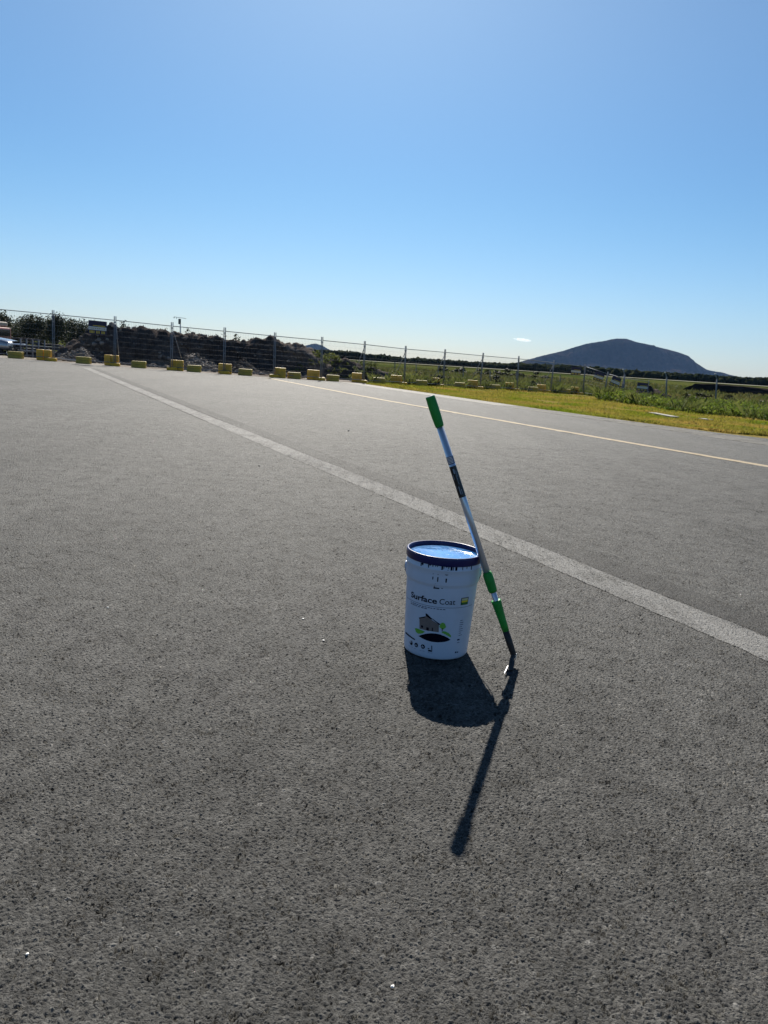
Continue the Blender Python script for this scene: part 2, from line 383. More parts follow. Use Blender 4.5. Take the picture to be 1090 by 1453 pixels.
# ------------------------------------------------------------------ earth mounds
def fbm(x, y, z, o=5, lac=2.1, g=.5):
    s = 0; a = 1; f = 1
    for _ in range(o): s += a*noise.noise(Vector((x*f, y*f, z*f))); a *= g; f *= lac
    return s
def ridge_mound(name, prof, D, depth_f, depth_b, step, rough, mat, base=None, zbase=None, label=None, cliff=.55, pale=None):
    """prof: list of (px, py) of the crest seen at distance D(px) - becomes a real long heap"""
    xs = [p[0] for p in prof]; n = int((xs[-1]-xs[0])/step)+1; rows = 46; V = []
    for r in range(rows):
        v = -1+2*r/(rows-1)      # -1 front toe, 0 crest, 1 back toe
        for k in range(n):
            px = xs[0]+(xs[-1]-xs[0])*k/(n-1); py = float(np.interp(px, xs, [p[1] for p in prof])); d = D(px)
            crest = at(px, py, d); x = crest.x; g0 = gz(x, d); hgt = max(.02, crest.z-g0)
            if v < 0: y = d+v*depth_f; t = 1+v; s = smooth(0, 1, min(1, t/cliff)) if cliff < 1 else t
            else: y = d+v*depth_b; s = 1-smooth(0, 1, v)*1.0
            x = x*(y/d) if abs(v) < 2 else x
            g0 = gz(x, y)
            nn = fbm(x*.55, y*.55, 3.1)*.30+fbm(x*2.2, y*2.2, 7.7, 4)*.16
            vo = noise.voronoi(Vector((x*1.7, y*1.7, s*hgt*1.7)))[0]; nn += (.4-vo[0])*.35+(.3-min(.6, noise.voronoi(Vector((x*4.2, y*4.2, s*hgt*4.2)))[0][0]))*.13
            env = min(1, s*3+.12)*min(1, hgt/1.0)
            yy = y+fbm(x*.8, s*3, 1.3)*.5*env*rough
            V.append((x, yy, g0-.06+hgt*s+nn*env*rough*.8))
    o = np_mesh(name, np.array(V), grid_faces(rows, n), mat, False); return tag(o, kind='structure')
prof1 = [(58, 512), (72, 505), (86, 493), (100, 484), (116, 476), (132, 468), (150, 464), (170, 463.5), (190, 464), (215, 466), (240, 469), (262, 471), (285, 474), (300, 475),
         (318, 478), (336, 482), (352, 485), (372, 481), (390, 480.5), (402, 484), (415, 488), (430, 491), (443, 495), (455, 504), (470, 508), (490, 511), (508, 516), (530, 521), (556, 528), (575, 536)]
ridge_mound('earth_mound', prof1, lambda px: float(np.interp(px, [58, 440, 575], [39.5, 44.5, 50])), 2.6, 7, 1.15, 1.0, M_soil, cliff=.62)
prof2 = [(258, 520), (262, 505), (266, 497), (274, 496), (284, 503), (298, 512), (310, 519), (330, 524)]
ridge_mound('rubble_heap', prof2, lambda px: 38.2, 1.6, 2, 1.0, .75, M_dust, cliff=1)
prof3 = [(330, 528), (338, 516), (346, 508), (354, 517), (366, 524), (400, 529), (430, 533)]
ridge_mound('rubble_heap', prof3, lambda px: 38.6, 1.2, 2, 1.0, .7, M_soil, cliff=1)
prof4 = [(80, 507), (92, 500), (106, 495), (118, 493), (130, 503), (140, 512)]
ridge_mound('rubble_heap', prof4, lambda px: 37.5, 1.5, 2, 1.0, .7, M_dust, cliff=1)
prof5 = [(890, 566), (898, 556), (910, 552), (924, 546), (932, 549), (944, 557), (955, 563), (968, 566)]
ridge_mound('earth_heap', prof5, lambda px: 54, 2., 3, 1.2, .8, M_soil, cliff=1)
# scattered spoil stones along the toe of the mound
def rock(r, seed, mb, c, flat=.7):
    bm = bmesh.new(); bmesh.ops.create_icosphere(bm, subdivisions=2, radius=1)
    sv = Vector((seed*3.1, seed*1.7, seed*.9)); vs = []
    for v in bm.verts:
        q = v.co.copy(); k = 1+.45*noise.noise(q*1.3+sv)+.2*noise.noise(q*3.1+sv)
        vs.append(Vector(c)+Vector((q.x*k*r, q.y*k*r, q.z*k*r*flat)))
    fs = [tuple(v.index for v in f.verts) for f in bm.faces]; bm.free(); mb.add(vs, fs)
rk = MB()
for i in range(420):
    px = random.uniform(86, 470); d = float(np.interp(px, [58, 440, 575], [36.6, 41., 45]))+random.uniform(-1.2, .9); g = ground_at(px, d); r = random.choice((.03, .05, .07, .09, .14))*random.uniform(.6, 1.2)
    rock(r, i, rk, (g.x, g.y, g.z+r*.25))
for ob in [o for o in C.objects if o.name.startswith('rubble_heap')]:
    vs_ = [v.co for v in ob.data.vertices if v.co.z > gz(v.co.x, v.co.y)+.03]
    for i in range(420):
        v = random.choice(vs_); r_ = random.choice((.03, .045, .06, .09))*random.uniform(.6, 1.2); rock(r_, i+900, rk, (v.x+random.uniform(-.08, .08), v.y, v.z+r_*.2), .8)
em = [v.co for v in bpy.data.objects['earth_mound'].data.vertices if v.co.y < 46]
for i in range(900):
    v = random.choice(em)
    if noise.noise(Vector((v.x*.5, v.z*.9, 5))) < .0 and v.x > -14.5: continue
    r_ = random.choice((.03, .05, .07, .11))*random.uniform(.6, 1.2); rock(r_, i+300, rk, (v.x, v.y, v.z+r_*.2), .8)
tag(rk.build('spoil_rubble', M_rub), 'pale broken rubble strewn along the foot of the earth mound', 'rubble', kind='stuff')
# low dark embankment beyond the weeds on the right
def embankment():
    top = [(984, 545.5), (1010, 546), (1040, 548.3), (1080, 552), (1100, 555), (1135, 562)]
    V = []; A = at(984, 545.5, 81); zt = A.z
    foot = [ground_at(962, 80), ground_at(1010, 80), ground_at(1060, 81), ground_at(1100, 81), ground_at(1150, 81), ground_at(1180, 83)]
    crest = [at(986, 544.6, 81), at(1012, 545.6, 81), at(1050, 548.6, 82), at(1078, 551.5, 82), at(1110, 555.5, 82), at(1150, 564, 82)]
    rows = []
    F_ = [Vector((np.interp(t, range(6), [p.x for p in foot]), np.interp(t, range(6), [p.y for p in foot]), np.interp(t, range(6), [p.z for p in foot]))) for t in np.linspace(0, 5, 120)]
    T_ = [Vector((np.interp(t, range(6), [p.x for p in crest]), np.interp(t, range(6), [p.y for p in crest]), np.interp(t, range(6), [p.z for p in crest]))) for t in np.linspace(0, 5, 120)]
    for s in np.linspace(0, 1, 14):
        rows.append([f.lerp(t, s)+Vector((0, 0, .08*fbm(f.x*.8, s*3, 2)*(1 if 0 < s else 0))) for f, t in zip(F_, T_)])
    rows.append([Vector((t.x*1.11+.6, t.y*1.11, t.z)) for t in T_]); rows.append([Vector((t.x*1.15+.6, t.y*1.15, t.z-2)) for t in T_])
    V = np.array([tuple(p) for r in rows for p in r])
    return tag(np_mesh('embankment', V, grid_faces(len(rows), 120), M_black, False), kind='structure')
embankment()

# ------------------------------------------------------------------ far strip, woods, hills
def far_ground(px, drop, z=-.3):   # ground point drop pixels under the horizon
    hy = 508+.0636*(px-545); r = ray(px, hy+drop); return EYE+r*((z-CAMZ)/r.z)
V = []
for px in np.linspace(250, 1400, 60):
    for drop in (6.9, 6.2): p = far_ground(px, drop); V.append((p.x, p.y, p.z+.25))
tag(np_mesh('far_runway', np.array(V), grid_faces(60, 2), M_paleg, False), kind='structure')

def woods():
    tops = [(-60, 470), (0, 468), (200, 480), (400, 492), (475, 498), (491, 499), (510, 499.5), (520, 503), (540, 504), (555, 506), (571, 509), (591, 510), (610, 510), (635, 512), (645, 512), (660, 514), (691, 515), (710, 516),
            (740, 516), (775, 518), (800, 519), (850, 522), (895, 526), (940, 529), (971, 531), (1010, 533), (1057, 536), (1090, 537), (1180, 544)]
    bm = bmesh.new(); bmesh.ops.create_icosphere(bm, subdivisions=2, radius=1); base = np.array([v.co[:] for v in bm.verts]); fc = np.array([[v.index for v in f.verts] for f in bm.faces]); bm.free()
    Vs, Fs, n = [], [], 0
    for i in range(5200):
        px = RS.uniform(250, 1250); d = RS.uniform(300, 430); g = far_ground(px, 1.0); x = g.x*d/g.y
        ytop = np.interp(px, [t[0] for t in tops], [t[1] for t in tops]); ztop = at(px, ytop, d).z
        r = RS.uniform(.7, 1.7); zc = -.3+(ztop+.3-r)*(RS.uniform(.25, 1.06) if RS.rand() < .6 else RS.uniform(.85, 1.06)); zc = max(zc, .2)
        ph = RS.uniform(0, 6, 3)
        k = 1+.22*np.sin(base[:, 0]*5+ph[0])*np.sin(base[:, 1]*6+ph[1])+.18*np.sin(base[:, 2]*9+ph[2])+RS.uniform(-.13, .13, len(base))
        v = base*k[:, None]*r*np.array([1.1, 1.1, RS.uniform(.7, 1.3)])+np.array([x, d, zc])
        Vs.append(v); Fs.append(fc+n); n += len(v)
    o = np_mesh('distant_woodland', np.concatenate(Vs), np.concatenate(Fs), M_wood, False)
    return tag(o, 'long dark belt of woodland along the far side of the airfield', 'woodland', kind='stuff')
woods()

def mountain(name, prof, D, front, back, seed, cl=(.25, .55)):
    xs = [p[0] for p in prof]; n = 420; rows = 120; V = []; zs = []
    for r in range(rows):
        v = -1+2*r/(rows-1)
        for k in range(n):
            px = xs[0]+(xs[-1]-xs[0])*k/(n-1); py = float(np.interp(px, xs, [p[1] for p in prof])); c = at(px, py, D); h = max(c.z, 0)
            if v < 0:
                t = -v; s = 1-.12*smooth(0, cl[0], t)-.62*smooth(cl[0]*.7, cl[1], t)-.26*smooth(cl[1]*.8, 1, t)
                y = D+v*front; x = c.x*(1+.03*v)
            else: s = 1-smooth(0, 1, v); y = D+v*back; x = c.x
            x += fbm(x*.004, y*.004, seed)*25*min(1, abs(v)*3)
            dz = (fbm(x*.006, y*.006, seed+2)*16+abs(fbm(x*.018, y*.006, seed+3, 3))*-16+fbm(x*.05, y*.05, seed+5, 3)*5)*min(1, abs(v)*5)*min(1, h/60)
            V.append((x, y, -1+h*s+dz+fbm(px*.3, 0, seed, 3)*.8*min(1, h/30)))
    return tag(np_mesh(name, np.array(V), grid_faces(rows, n), M_hill, True), kind='structure')
mountain('mountain', [(640, 516), (700, 516.5), (725, 516.5), (739, 514), (752, 510), (764, 506), (780, 502), (799, 497.6), (815, 492.5), (830, 488), (845, 485.6), (857, 483.6), (867, 481.3), (876, 480), (889, 480.2), (896, 482.5), (903, 485),
    (920, 488.4), (935, 492.5), (950, 496), (964, 500), (976, 504.4), (987, 514), (996, 520), (1004, 524.6), (1014, 527), (1022, 528), (1030, 530), (1038, 532), (1060, 536.5), (1100, 541), (1180, 546)], 4300, 330, 700, 4.2)
mountain('hill', [(340, 497), (380, 496), (410, 494), (425, 492), (436, 489.5), (443, 487.6), (447, 487), (451, 488), (457, 490.3), (461, 493), (465, 495), (471, 498), (480, 500), (500, 502.5), (560, 508), (640, 514)], 5200, 300, 700, 9.1)

# small wisp of cloud low over the hills
def cloud():
    mb = MB(); c = at(741, 482.3, 9000)
    mb.path([c+Vector((-105, 0, 8)), c+Vector((-85, 0, 8)), c+Vector((-40, 10, 3)), c+Vector((10, 0, 0)), c+Vector((60, 0, -2)), c+Vector((95, 0, -5)), c+Vector((108, 0, -6))], [2, 8, 17, 19, 16, 8, 2], 14)
    m = bpy.data.materials.new('cloud'); m.use_nodes = True; nt = m.node_tree; nt.nodes.remove(nt.nodes['Principled BSDF'])
    v = nt.nodes.new('ShaderNodeVolumePrincipled'); v.inputs['Color'].default_value = (1, 1, 1, 1); v.inputs['Anisotropy'].default_value = .55
    g = nt.nodes.new('ShaderNodeNewGeometry'); n = noise_t(nt, g.outputs['Position'], .03, 3)
    nt.links.new(math_(nt, 'MULTIPLY', ramp(nt, n.outputs[0], [(.35, .1), (.65, 1)]), .035), v.inputs['Density'])
    nt.links.new(v.outputs[0], nt.nodes['Material Output'].inputs['Volume'])
    tag(mb.build('cloud', m, None, True), kind='structure')
cloud()

# ------------------------------------------------------------------ foliage
def leaves(mb_list, c, rad, n, size, seed, squash=1.):
    """clustered leaf blades spread through a lumpy volume; returns V,F arrays"""
    rs = np.random.RandomState(seed)
    nc = max(5, n//60); cc = rs.normal(size=(nc, 3)); cc /= np.linalg.norm(cc, axis=1)[:, None]; cc *= rs.uniform(.35, 1., (nc, 1))**.6
    cc = cc*np.array(rad)*.8
    idx = rs.randint(0, nc, n); p = cc[idx]+rs.normal(size=(n, 3))*np.array(rad)*.17
    p = p*np.array([1, 1, squash])+np.array(c)
    a = rs.normal(size=(n, 3)); a /= np.linalg.norm(a, axis=1)[:, None]; b = np.cross(a, rs.normal(size=(n, 3))); b /= np.linalg.norm(b, axis=1)[:, None]
    s = (size*rs.uniform(.5, 1.3, n))[:, None]
    V = np.stack([p-a*s, p+b*s*.45, p+a*s, p-b*s*.45], 1).reshape(-1, 3)
    F = np.arange(4*n).reshape(-1, 4); return V, F
M_leafd = leaf_mat('gum_leaves', (.018, .026, .012), (.048, .050, .024), .6, .2)
M_leafo = leaf_mat('olive_leaves', (.028, .032, .014), (.055, .052, .024), .6, .2)
M_leafg = leaf_mat('weed_leaves', (.050, .09, .013), (.16, .20, .026), 1.2, .5)
M_bark = simple('bark', (.12, .10, .08), .9, 0, .2, 4)
def tree(px, top, D, wpx, label, cat='tree', name='gum_tree', n=900, group='trees beyond the site', mat=None, trunk=.35, group_=None):
    g = ground_at(px, D); z1 = at(px, top, D).z; H = z1-g.z; wr = wpx/2*D/FPX
    t = empty(name, g, 0, label, cat, group)
    mb = MB(); sd_ = int(px*7+top); rs = random.Random(sd_)
    mb.path([(0, 0, -.2), (rs.uniform(-.1, .1)*H*.3, 0, H*.3), (rs.uniform(-.1, .1)*H*.5, 0, H*.62)], [H*.028, H*.02, H*.01], 6)
    for k in range(5):
        a = rs.uniform(0, 6.3); mb.path([(0, 0, H*rs.uniform(.2, .4)), (math.cos(a)*wr*.4, math.sin(a)*wr*.4, H*.55), (math.cos(a)*wr*.7, math.sin(a)*wr*.7, H*.75)], [H*.012, H*.008, H*.004], 5)
    mb.build('trunk', M_bark, t)
    V, F = leaves(None, (0, 0, H*(.5+trunk*.4)), (wr, wr, H*(1-trunk)*.52), n, max(.10, H*.035), sd_)
    V[:, 2] = np.minimum(V[:, 2], H*1.02+.2*np.sin(V[:, 0]*3))
    np_mesh('crown', V, F, mat or M_leafd, False, t); return t
for i, (px, top, D, wp) in enumerate([(-12, 440, 95, 60), (4, 441, 88, 26), (20, 452, 100, 40), (34, 449, 104, 34), (48, 445, 98, 34), (66, 452, 106, 34), (82, 444, 94, 26), (96, 451, 108, 34), (112, 452, 99, 34), (128, 456, 106, 36), (146, 461, 102, 32)]):
    tree(px, top, D, wp*1.25, ['bushy gum tree at the left edge of the frame behind the parked truck', 'tall thin-topped gum tree behind the orange truck cab', 'low broad gum tree just right of the truck', 'dark gum tree behind the pallet stacks, left one',
        'round topped gum tree above the pallets, tallest of its clump', 'dense gum tree left of the first fence post', 'pointed gum tree rising right of the first fence post', 'gum tree behind the gap between mound and first post',
        'gum tree left of the fence sign', 'gum tree rising behind the fence sign', 'low gum tree just right of the fence sign'][i], n=3200, trunk=.05)
for i, (px, top, D, wp) in enumerate([(172, 457, 60, 18), (188, 458, 62, 20), (204, 461, 61, 18), (222, 462.5, 62, 18), (236, 464, 60, 14), (266, 466, 61, 20), (282, 468, 60, 18), (298, 468.5, 62, 24), (316, 469, 61, 18), (334, 472, 60, 20), (350, 474, 60, 18), (362, 475, 62, 16)]):
    tree(px, top, D, wp*1.5, '%s scrubby bush showing over the crest of the earth mound, counted from the left' % ['first', 'second', 'third', 'fourth', 'fifth', 'sixth', 'seventh', 'eighth', 'ninth', 'tenth', 'eleventh', 'twelfth'][i], 'bush', 'scrub_bush', 420, 'scrub behind the earth mound', M_leafo, .0)
# shrubs in the field beyond the fence, copies of three
SHM = leaf_mat('dark_shrub_leaves', (.008, .012, .006), (.024, .028, .012), 1.5, .2)
protos = []
for k in range(3):
    V, F = leaves(None, (0, 0, .42), (.75, .6, .45), 260, .11, 40+k); V[:, 2] = np.abs(V[:, 2]); protos.append((V, F))
shr = [(560, 537, 58, 1.0), (568, 536, 60, 1.1), (596, 535, 68, .9), (604, 536, 68, .9), (613, 538, 62, .8), (622, 541, 58, 1.2), (632, 543, 57, .8), (664, 541, 62, .8), (674, 542, 63, .8), (701, 543, 58, 1.5), (712, 545, 60, .9),
       (620, 524.5, 104, 1.2), (634, 525.5, 108, 1.4), (648, 526.5, 104, 1.7), (661, 527.5, 108, 1.3), (676, 529, 104, 1.4), (688, 529.5, 100, 1.3), (699, 530, 104, 1.6), (714, 531.5, 100, 1.3), (727, 532.5, 102, 1.8), (741, 533.5, 98, 1.5), (754, 534, 104, 1.6), (768, 536, 100, 1.1), (776, 536, 104, .9),
       (740, 548, 60, .8), (756, 549, 60, .9), (768, 549, 62, .7), (852, 553, 56, 1.3), (884, 556, 55, 1.4), (967, 560, 56, 1.0), (994, 561, 60, 1.2), (1001, 561, 60, .9), (1038, 564, 60, 1.1), (1049, 566, 58, .9), (1088, 570, 50, 1.0)]
ordn = ['first', 'second', 'third', 'fourth', 'fifth', 'sixth', 'seventh', 'eighth', 'ninth', 'tenth', 'eleventh', 'twelfth', 'thirteenth', 'fourteenth', 'fifteenth', 'sixteenth', 'seventeenth', 'eighteenth', 'nineteenth', 'twentieth', 'twenty-first', 'twenty-second', 'twenty-third', 'twenty-fourth']
cnt = {'near': 0, 'far': 0}; meshes = [None]*3
for i, (px, py, D, s) in enumerate(sorted(shr)):
    g = ground_at(px, D); k = i % 3
    if meshes[k] is None: o = np_mesh('shrub', protos[k][0], protos[k][1], SHM); meshes[k] = o.data
    else: o = bpy.data.objects.new('shrub', meshes[k]); C.objects.link(o)
    o.location = g; o.scale = (s*(1.2 if D > 90 else .95), s, s*(.62 if D < 90 else .72)); o.rotation_euler = (0, 0, i*1.3)
    q = 'far' if D > 90 else 'near'; cnt[q] += 1
    tag(o, ('low dark shrub in the far row across the green field, %s from the left' if q == 'far' else 'dark clumpy shrub in the grass just behind the fence line, %s from the left') % ordn[cnt[q]-1], 'shrub', 'shrubs in the far row' if q == 'far' else 'shrubs just behind the fence')

def blades(name, region, n, h, wd, mat, label, cat, seed, lean=.5):
    """region(rs) -> x,y ; many upright blades"""
    rs = np.random.RandomState(seed); P = np.array([region(rs) for _ in range(n)]); hh = h*rs.uniform(.35, 1.3, n)*np.array([max(.35, 1+1.3*noise.noise(Vector((x*.55, y*.55, seed)))) for x, y in P])
    P2 = np.array([gz(x, y) for x, y in P]); a = rs.uniform(0, 6.283, n); dx = np.cos(a); dy = np.sin(a); ln = rs.normal(size=(n, 2))*lean*hh[:, None]*.6
    w_ = wd*rs.uniform(.6, 1.4, n)
    A = np.stack([P[:, 0]-dx*w_, P[:, 1]-dy*w_, P2-.02], 1); B = np.stack([P[:, 0]+dx*w_, P[:, 1]+dy*w_, P2-.02], 1)
    Cc = np.stack([P[:, 0]+ln[:, 0]*.4+dx*w_*.9, P[:, 1]+ln[:, 1]*.4+dy*w_*.9, P2+hh*.6], 1); T = np.stack([P[:, 0]+ln[:, 0], P[:, 1]+ln[:, 1], P2+hh], 1)
    V = np.stack([A, B, Cc, T], 1).reshape(-1, 3); F = np.arange(4*n).reshape(-1, 4)
    return tag(np_mesh(name, V, F, mat), label, cat, kind='stuff')
def weeds_region(rs):
    while True:
        px = rs.uniform(850, 1180); lo = np.interp(px, [850, 880, 960, 1090, 1180], [568, 571, 584, 597, 606]); hi = np.interp(px, [850, 880, 960, 1090, 1180], [564, 567, 573, 579, 584])
        p = onplane(px, rs.uniform(hi, lo)); 
        if noise.noise(Vector((p.x*.5, p.y*.5, 0)))+rs.uniform(-.5, .6) > -.1: return p.x, p.y
M_weed2 = leaf_mat('tall_weed_leaves', (.045, .065, .014), (.13, .14, .04), 1.3, .45)
def leafy(name, region, nclump, nl, size, mat, label, cat, seed, hh):
    rs = np.random.RandomState(seed); Vs, Fs, n = [], [], 0
    for i in range(nclump):
        x, y = region(rs); k = max(.3, 1+1.2*noise.noise(Vector((x*.5, y*.5, seed))))*rs.uniform(.6, 1.3); h = hh*k
        V, F = leaves(None, (x, y, gz(x, y)+h*.5), (.20+.2*k, .20+.2*k, h*.55), nl, size*rs.uniform(.7, 1.3), rs.randint(99999)); Vs.append(V); Fs.append(F+n); n += len(V)
    return tag(np_mesh(name, np.concatenate(Vs), np.concatenate(Fs), mat), label, cat, kind='stuff')
leafy('tall_weeds', weeds_region, 950, 75, .055, M_leafg, 'tall leafy green weeds along the right of the grass verge', 'weeds', 3, .34)
blades('seeding_grass', weeds_region, 7000, .38, .012, M_weed2, 'thin seeding grass stalks standing among the leafy weeds', 'grass', 13, .9)
def fweed_region(rs):
    while True:
        x = rs.uniform(-1.2, 15.5); y = fence_y(x)+rs.uniform(.25, 5.5) if x < 12.5 else rs.uniform(44, 56)
        if rs.rand() < .35+.9*noise.noise(Vector((x*.7, y*.7, 4))): return x, y
blades('fence_weeds', fweed_region, 9000, .36, .020, M_weed2, 'straggly dry green weeds growing along the foot of the fence', 'weeds', 5, .7)
def mweed_region(rs):
    while True:
        px = rs.uniform(400, 560); D = rs.uniform(41, 47); g = ground_at(px, D)
        return g.x, g.y
VG = leaf_mat('verge_grass_blades', (.13, .17, .012), (.28, .20, .05), .3, .5)
def verge_region(rs):
    while True:
        px = rs.uniform(520, 1150); lo = np.interp(px, [520, 608, 740, 900, 996, 1034, 1090, 1150], [545, 557, 575.5, 597, 609.5, 614, 618.5, 623]); hi = np.interp(px, [520, 560, 686, 784, 860, 960, 1090, 1150], [543, 545, 552, 557, 566, 581, 593, 600])
        p = onplane(px, hi+(lo-hi+.4)*rs.rand()**.8)
        if noise.noise(Vector((p.x*.7, p.y*.35, 2)))+.5*noise.noise(Vector((p.x*3, p.y*3, 2)))+rs.uniform(-.2, .5) > -.05: return p.x, p.y
blades('verge_grass', verge_region, 75000, .055, .016, VG, 'short sunlit yellow-green grass on the verge beside the apron', 'grass', 6, .9)
def field_region(rs):
    while True:
        x = rs.uniform(-2, 70); y = rs.uniform(52, 120)
        if y > fence_y(min(x, 14))+3 and abs(x/y-.2) < .6: return x, y
M_fieldb = leaf_mat('field_grass_blades', (.05, .072, .016), (.12, .105, .04), .12, .4)
blades('field_grass', field_region, 40000, .28, .05, M_fieldb, 'rough olive and straw coloured grass of the field behind the fence', 'grass', 8, .8)
# green growth on the right shoulder of the earth mound
def mound_weeds():
    Vs, Fs, n = [], [], 0; dg = bpy.data.objects['earth_mound'].data; co = np.empty(len(dg.vertices)*3, np.float32); dg.vertices.foreach_get('co', co); co = co.reshape(-1, 3)
    rs = np.random.RandomState(3); ok = [c for c in co if 405 < proj_px(*c)[0] < 560 and c[1] < 50]
    for c in [ok[i] for i in rs.randint(0, len(ok), 150)]:
        if noise.noise(Vector((c[0]*.6, c[2]*1.1, 0))) < -.05: continue
        V, F = leaves(None, (c[0], c[1]-.1, c[2]+.12), (.34, .3, .2), 70, .06, rs.randint(9999)); Vs.append(V); Fs.append(F+n); n += len(V)
    tag(np_mesh('mound_weeds', np.concatenate(Vs), np.concatenate(Fs), M_weed2), 'patchy green weeds on the right shoulder of the earth mound', 'weeds', kind='stuff')
mound_weeds()

# ------------------------------------------------------------------ temporary fence
base_px = [(-20, 34.2), (76, 34.3), (163, 34.4), (243, 34.8), (318, 35.4), (389, 36.2), (455.5, 37.3), (515.5, 38.8), (573.5, 40.8), (628.5, 42.7), (681, 44.7), (733.5, 47.0), (781, 49.3), (827, 50.8), (857, 48.6), (880, 46.6), (918, 46.0)]
top_px = [(-22, 431), (75.5, 440.1), (163.5, 448.7), (244.5, 457.2), (319.2, 464.6), (390.7, 471.7), (457.5, 478), (518, 484), (576, 490.7), (632, 495.6), (686, 500.7), (736.5, 505.2), (786.5, 511), (831, 516.7), (863, 527.5), (886, 534), (922, 539)]
PB = []; PT = []
for (bx_, Y), (tx, ty) in zip(base_px, top_px):
    b_ = ground_at(bx_, Y); PB.append(b_); PT.append(at(tx, ty, Y))
ORD = ['left edge', 'first', 'second', 'third', 'fourth', 'fifth', 'sixth', 'seventh', 'eighth', 'ninth', 'tenth', 'eleventh', 'twelfth', 'thirteenth', 'fourteenth', 'fifteenth', 'sixteenth']
for i in range(len(PB)-1):
    A, B, TA, TB = PB[i], PB[i+1], PT[i], PT[i+1]
    lab = 'galvanised mesh fence panel running from the frame edge to the first post' if i == 0 else 'galvanised mesh fence panel between the %s and %s posts from the left' % (ORD[i], ORD[i+1])
    if i >= 13: lab = ['low leaning mesh fence panel where the fence turns away', 'sagging mesh fence panel carrying the steeply tilted sign', 'last leaning mesh fence panel before the tall weeds'][i-13]
    if i == 10: lab = 'galvanised mesh fence panel crossed by the wooded skyline left of the mountain'
    t = empty('mesh_fence', A, 0, lab, 'fence panel', 'temporary mesh fence panels'); o0 = A
    d = (B-A).normalized(); ins = d*.035
    a0, b0_, ta, tb = A+ins-o0, B-ins-o0, TA+ins-o0, TB-ins-o0
    P = lambda u, v: (a0.lerp(ta, v)).lerp(b0_.lerp(tb, v), u)
    up = .92
    MB().tube(P(0, 0), P(0, 1), .021, n=8).build('upright', M_steel, t, True); MB().tube(P(1, 0), P(1, 1), .021, n=8).build('upright', M_steel, t, True)
    MB().tube(P(0, up), P(1, up), .016, n=8).build('top_rail', M_steel, t, True); MB().tube(P(0, .07), P(1, .07), .014, n=6).build('bottom_rail', M_steel, t, True)
    mw = MB(); nv = int((B-A).length/.075)
    for k in range(1, nv): mw.tube(P(k/nv, .07), P(k/nv, up), .0024, n=3, caps=False)
    for k in range(1, 8): mw.tube(P(0, .07+(up-.07)*k/8), P(1, .07+(up-.07)*k/8), .0018, n=3, caps=False)
    mw.build('wire_mesh', M_wire, t)
    if i in (2, 3, 7, 8, 9, 10, 12):   # back stay
        back_ = Vector((-d.y, d.x, 0)); s0 = P(0, .86)+back_*.04; s1 = a0+back_*1.0; s1.z = gz(s1.x+o0.x, s1.y+o0.y)-o0.z+.03
        MB().tube(s0, s1, .018, n=6).tube(s1-back_*.75, s1+back_*.12, .018, n=6).build('back_stay', M_steel, t, True)
    if i == 3:
        s0 = P(0, .84); MB().tube(s0, a0+d*.30+Vector((0, .4, .55)), .012, n=6).build('loose_stay', M_steel, t, True)
    for v in (.45, .88): q = P(1, v); MB().box(q+d*.03, (.11, .06, .04)).build('clamp', M_steel, t)

# yellow counterweight blocks
def block_mesh(w, h, d, upright=False):
    bm = bmesh.new(); bmesh.ops.create_cube(bm, size=1)
    for v in bm.verts:
        v.co.x *= w*(.97 if v.co.z > 0 else 1); v.co.y *= d*(.95 if v.co.z > 0 else 1); v.co.z = (v.co.z+.5)*h
    es = bm.edges[:]; bmesh.ops.bevel(bm, geom=es, offset=.018, segments=2, affect='EDGES', profile=.6)
    # a shallow waist round the middle, and hand holes on the long face
    me = bpy.data.meshes.new('block'); bm.to_mesh(me); bm.free(); return me
def block(mesh, parts, loc, rz, label, group, mat, jig=0):
    o = bpy.data.objects.new('counterweight_block', mesh); C.objects.link(o); o.location = loc; o.rotation_euler = (0, 0, rz)
    if not mesh.materials: mesh.materials.append(mat)
    return tag(o, label, 'fence block', group)
me_low = block_mesh(.62, .145, .24); me_low.materials.append(M_olive)
me_up = block_mesh(.30, .46, .20); me_up.materials.append(M_yel)
me_foot = block_mesh(.42, .14, .22); me_foot.materials.append(M_yel)
# recessed grooves as real ribs standing proud of the block faces
def ribs(me, w, h, d, mat, vertical=False):
    mb = MB()
    if vertical:
        for z in (.12, .23, .34): mb.box((0, 0, z), (w+.012, d+.012, .018))
    else:
        for z in (h*.5,): mb.box((0, 0, z), (w+.014, d+.014, .02))
        for x in (-w*.3, 0, w*.3): mb.box((x, 0, h*.5), (.025, d+.02, h*.8))
    r = bpy.data.meshes.new('rib'); r.from_pydata(mb.v, [], mb.f); r.materials.append(mat)
    return r
rib_low = ribs(me_low, .62, .145, .24, M_olive); rib_up = ribs(me_up, .3, .46, .2, M_yel, True); rib_foot = ribs(me_foot, .42, .14, .22, M_yel)
def put(me, rib, loc, rz, label):
    o = block(me, None, loc, rz, label, 'yellow fence counterweight blocks', None)
    r = bpy.data.objects.new('rib_band', rib); C.objects.link(r); r.parent = o; return o
joints = {1: (52, 74, 66, 81), 2: (148.5, 169, 158, 168.5), 3: (242, 260, 238, 250), 4: (310, 328.5, 312, 326), 5: (390, 404.5, 383, 394), 6: (435.5, 453, 449, 461.5), 7: (500, 512, 509.5, 520.5), 8: (554, 570, 566, 577), 9: (611, 623, 620, 630),
          10: (663, 677, 675, 686), 11: (717, 728, 727, 736), 12: (762, 773, 772, 781), 13: (810, 820, 818, 828)}
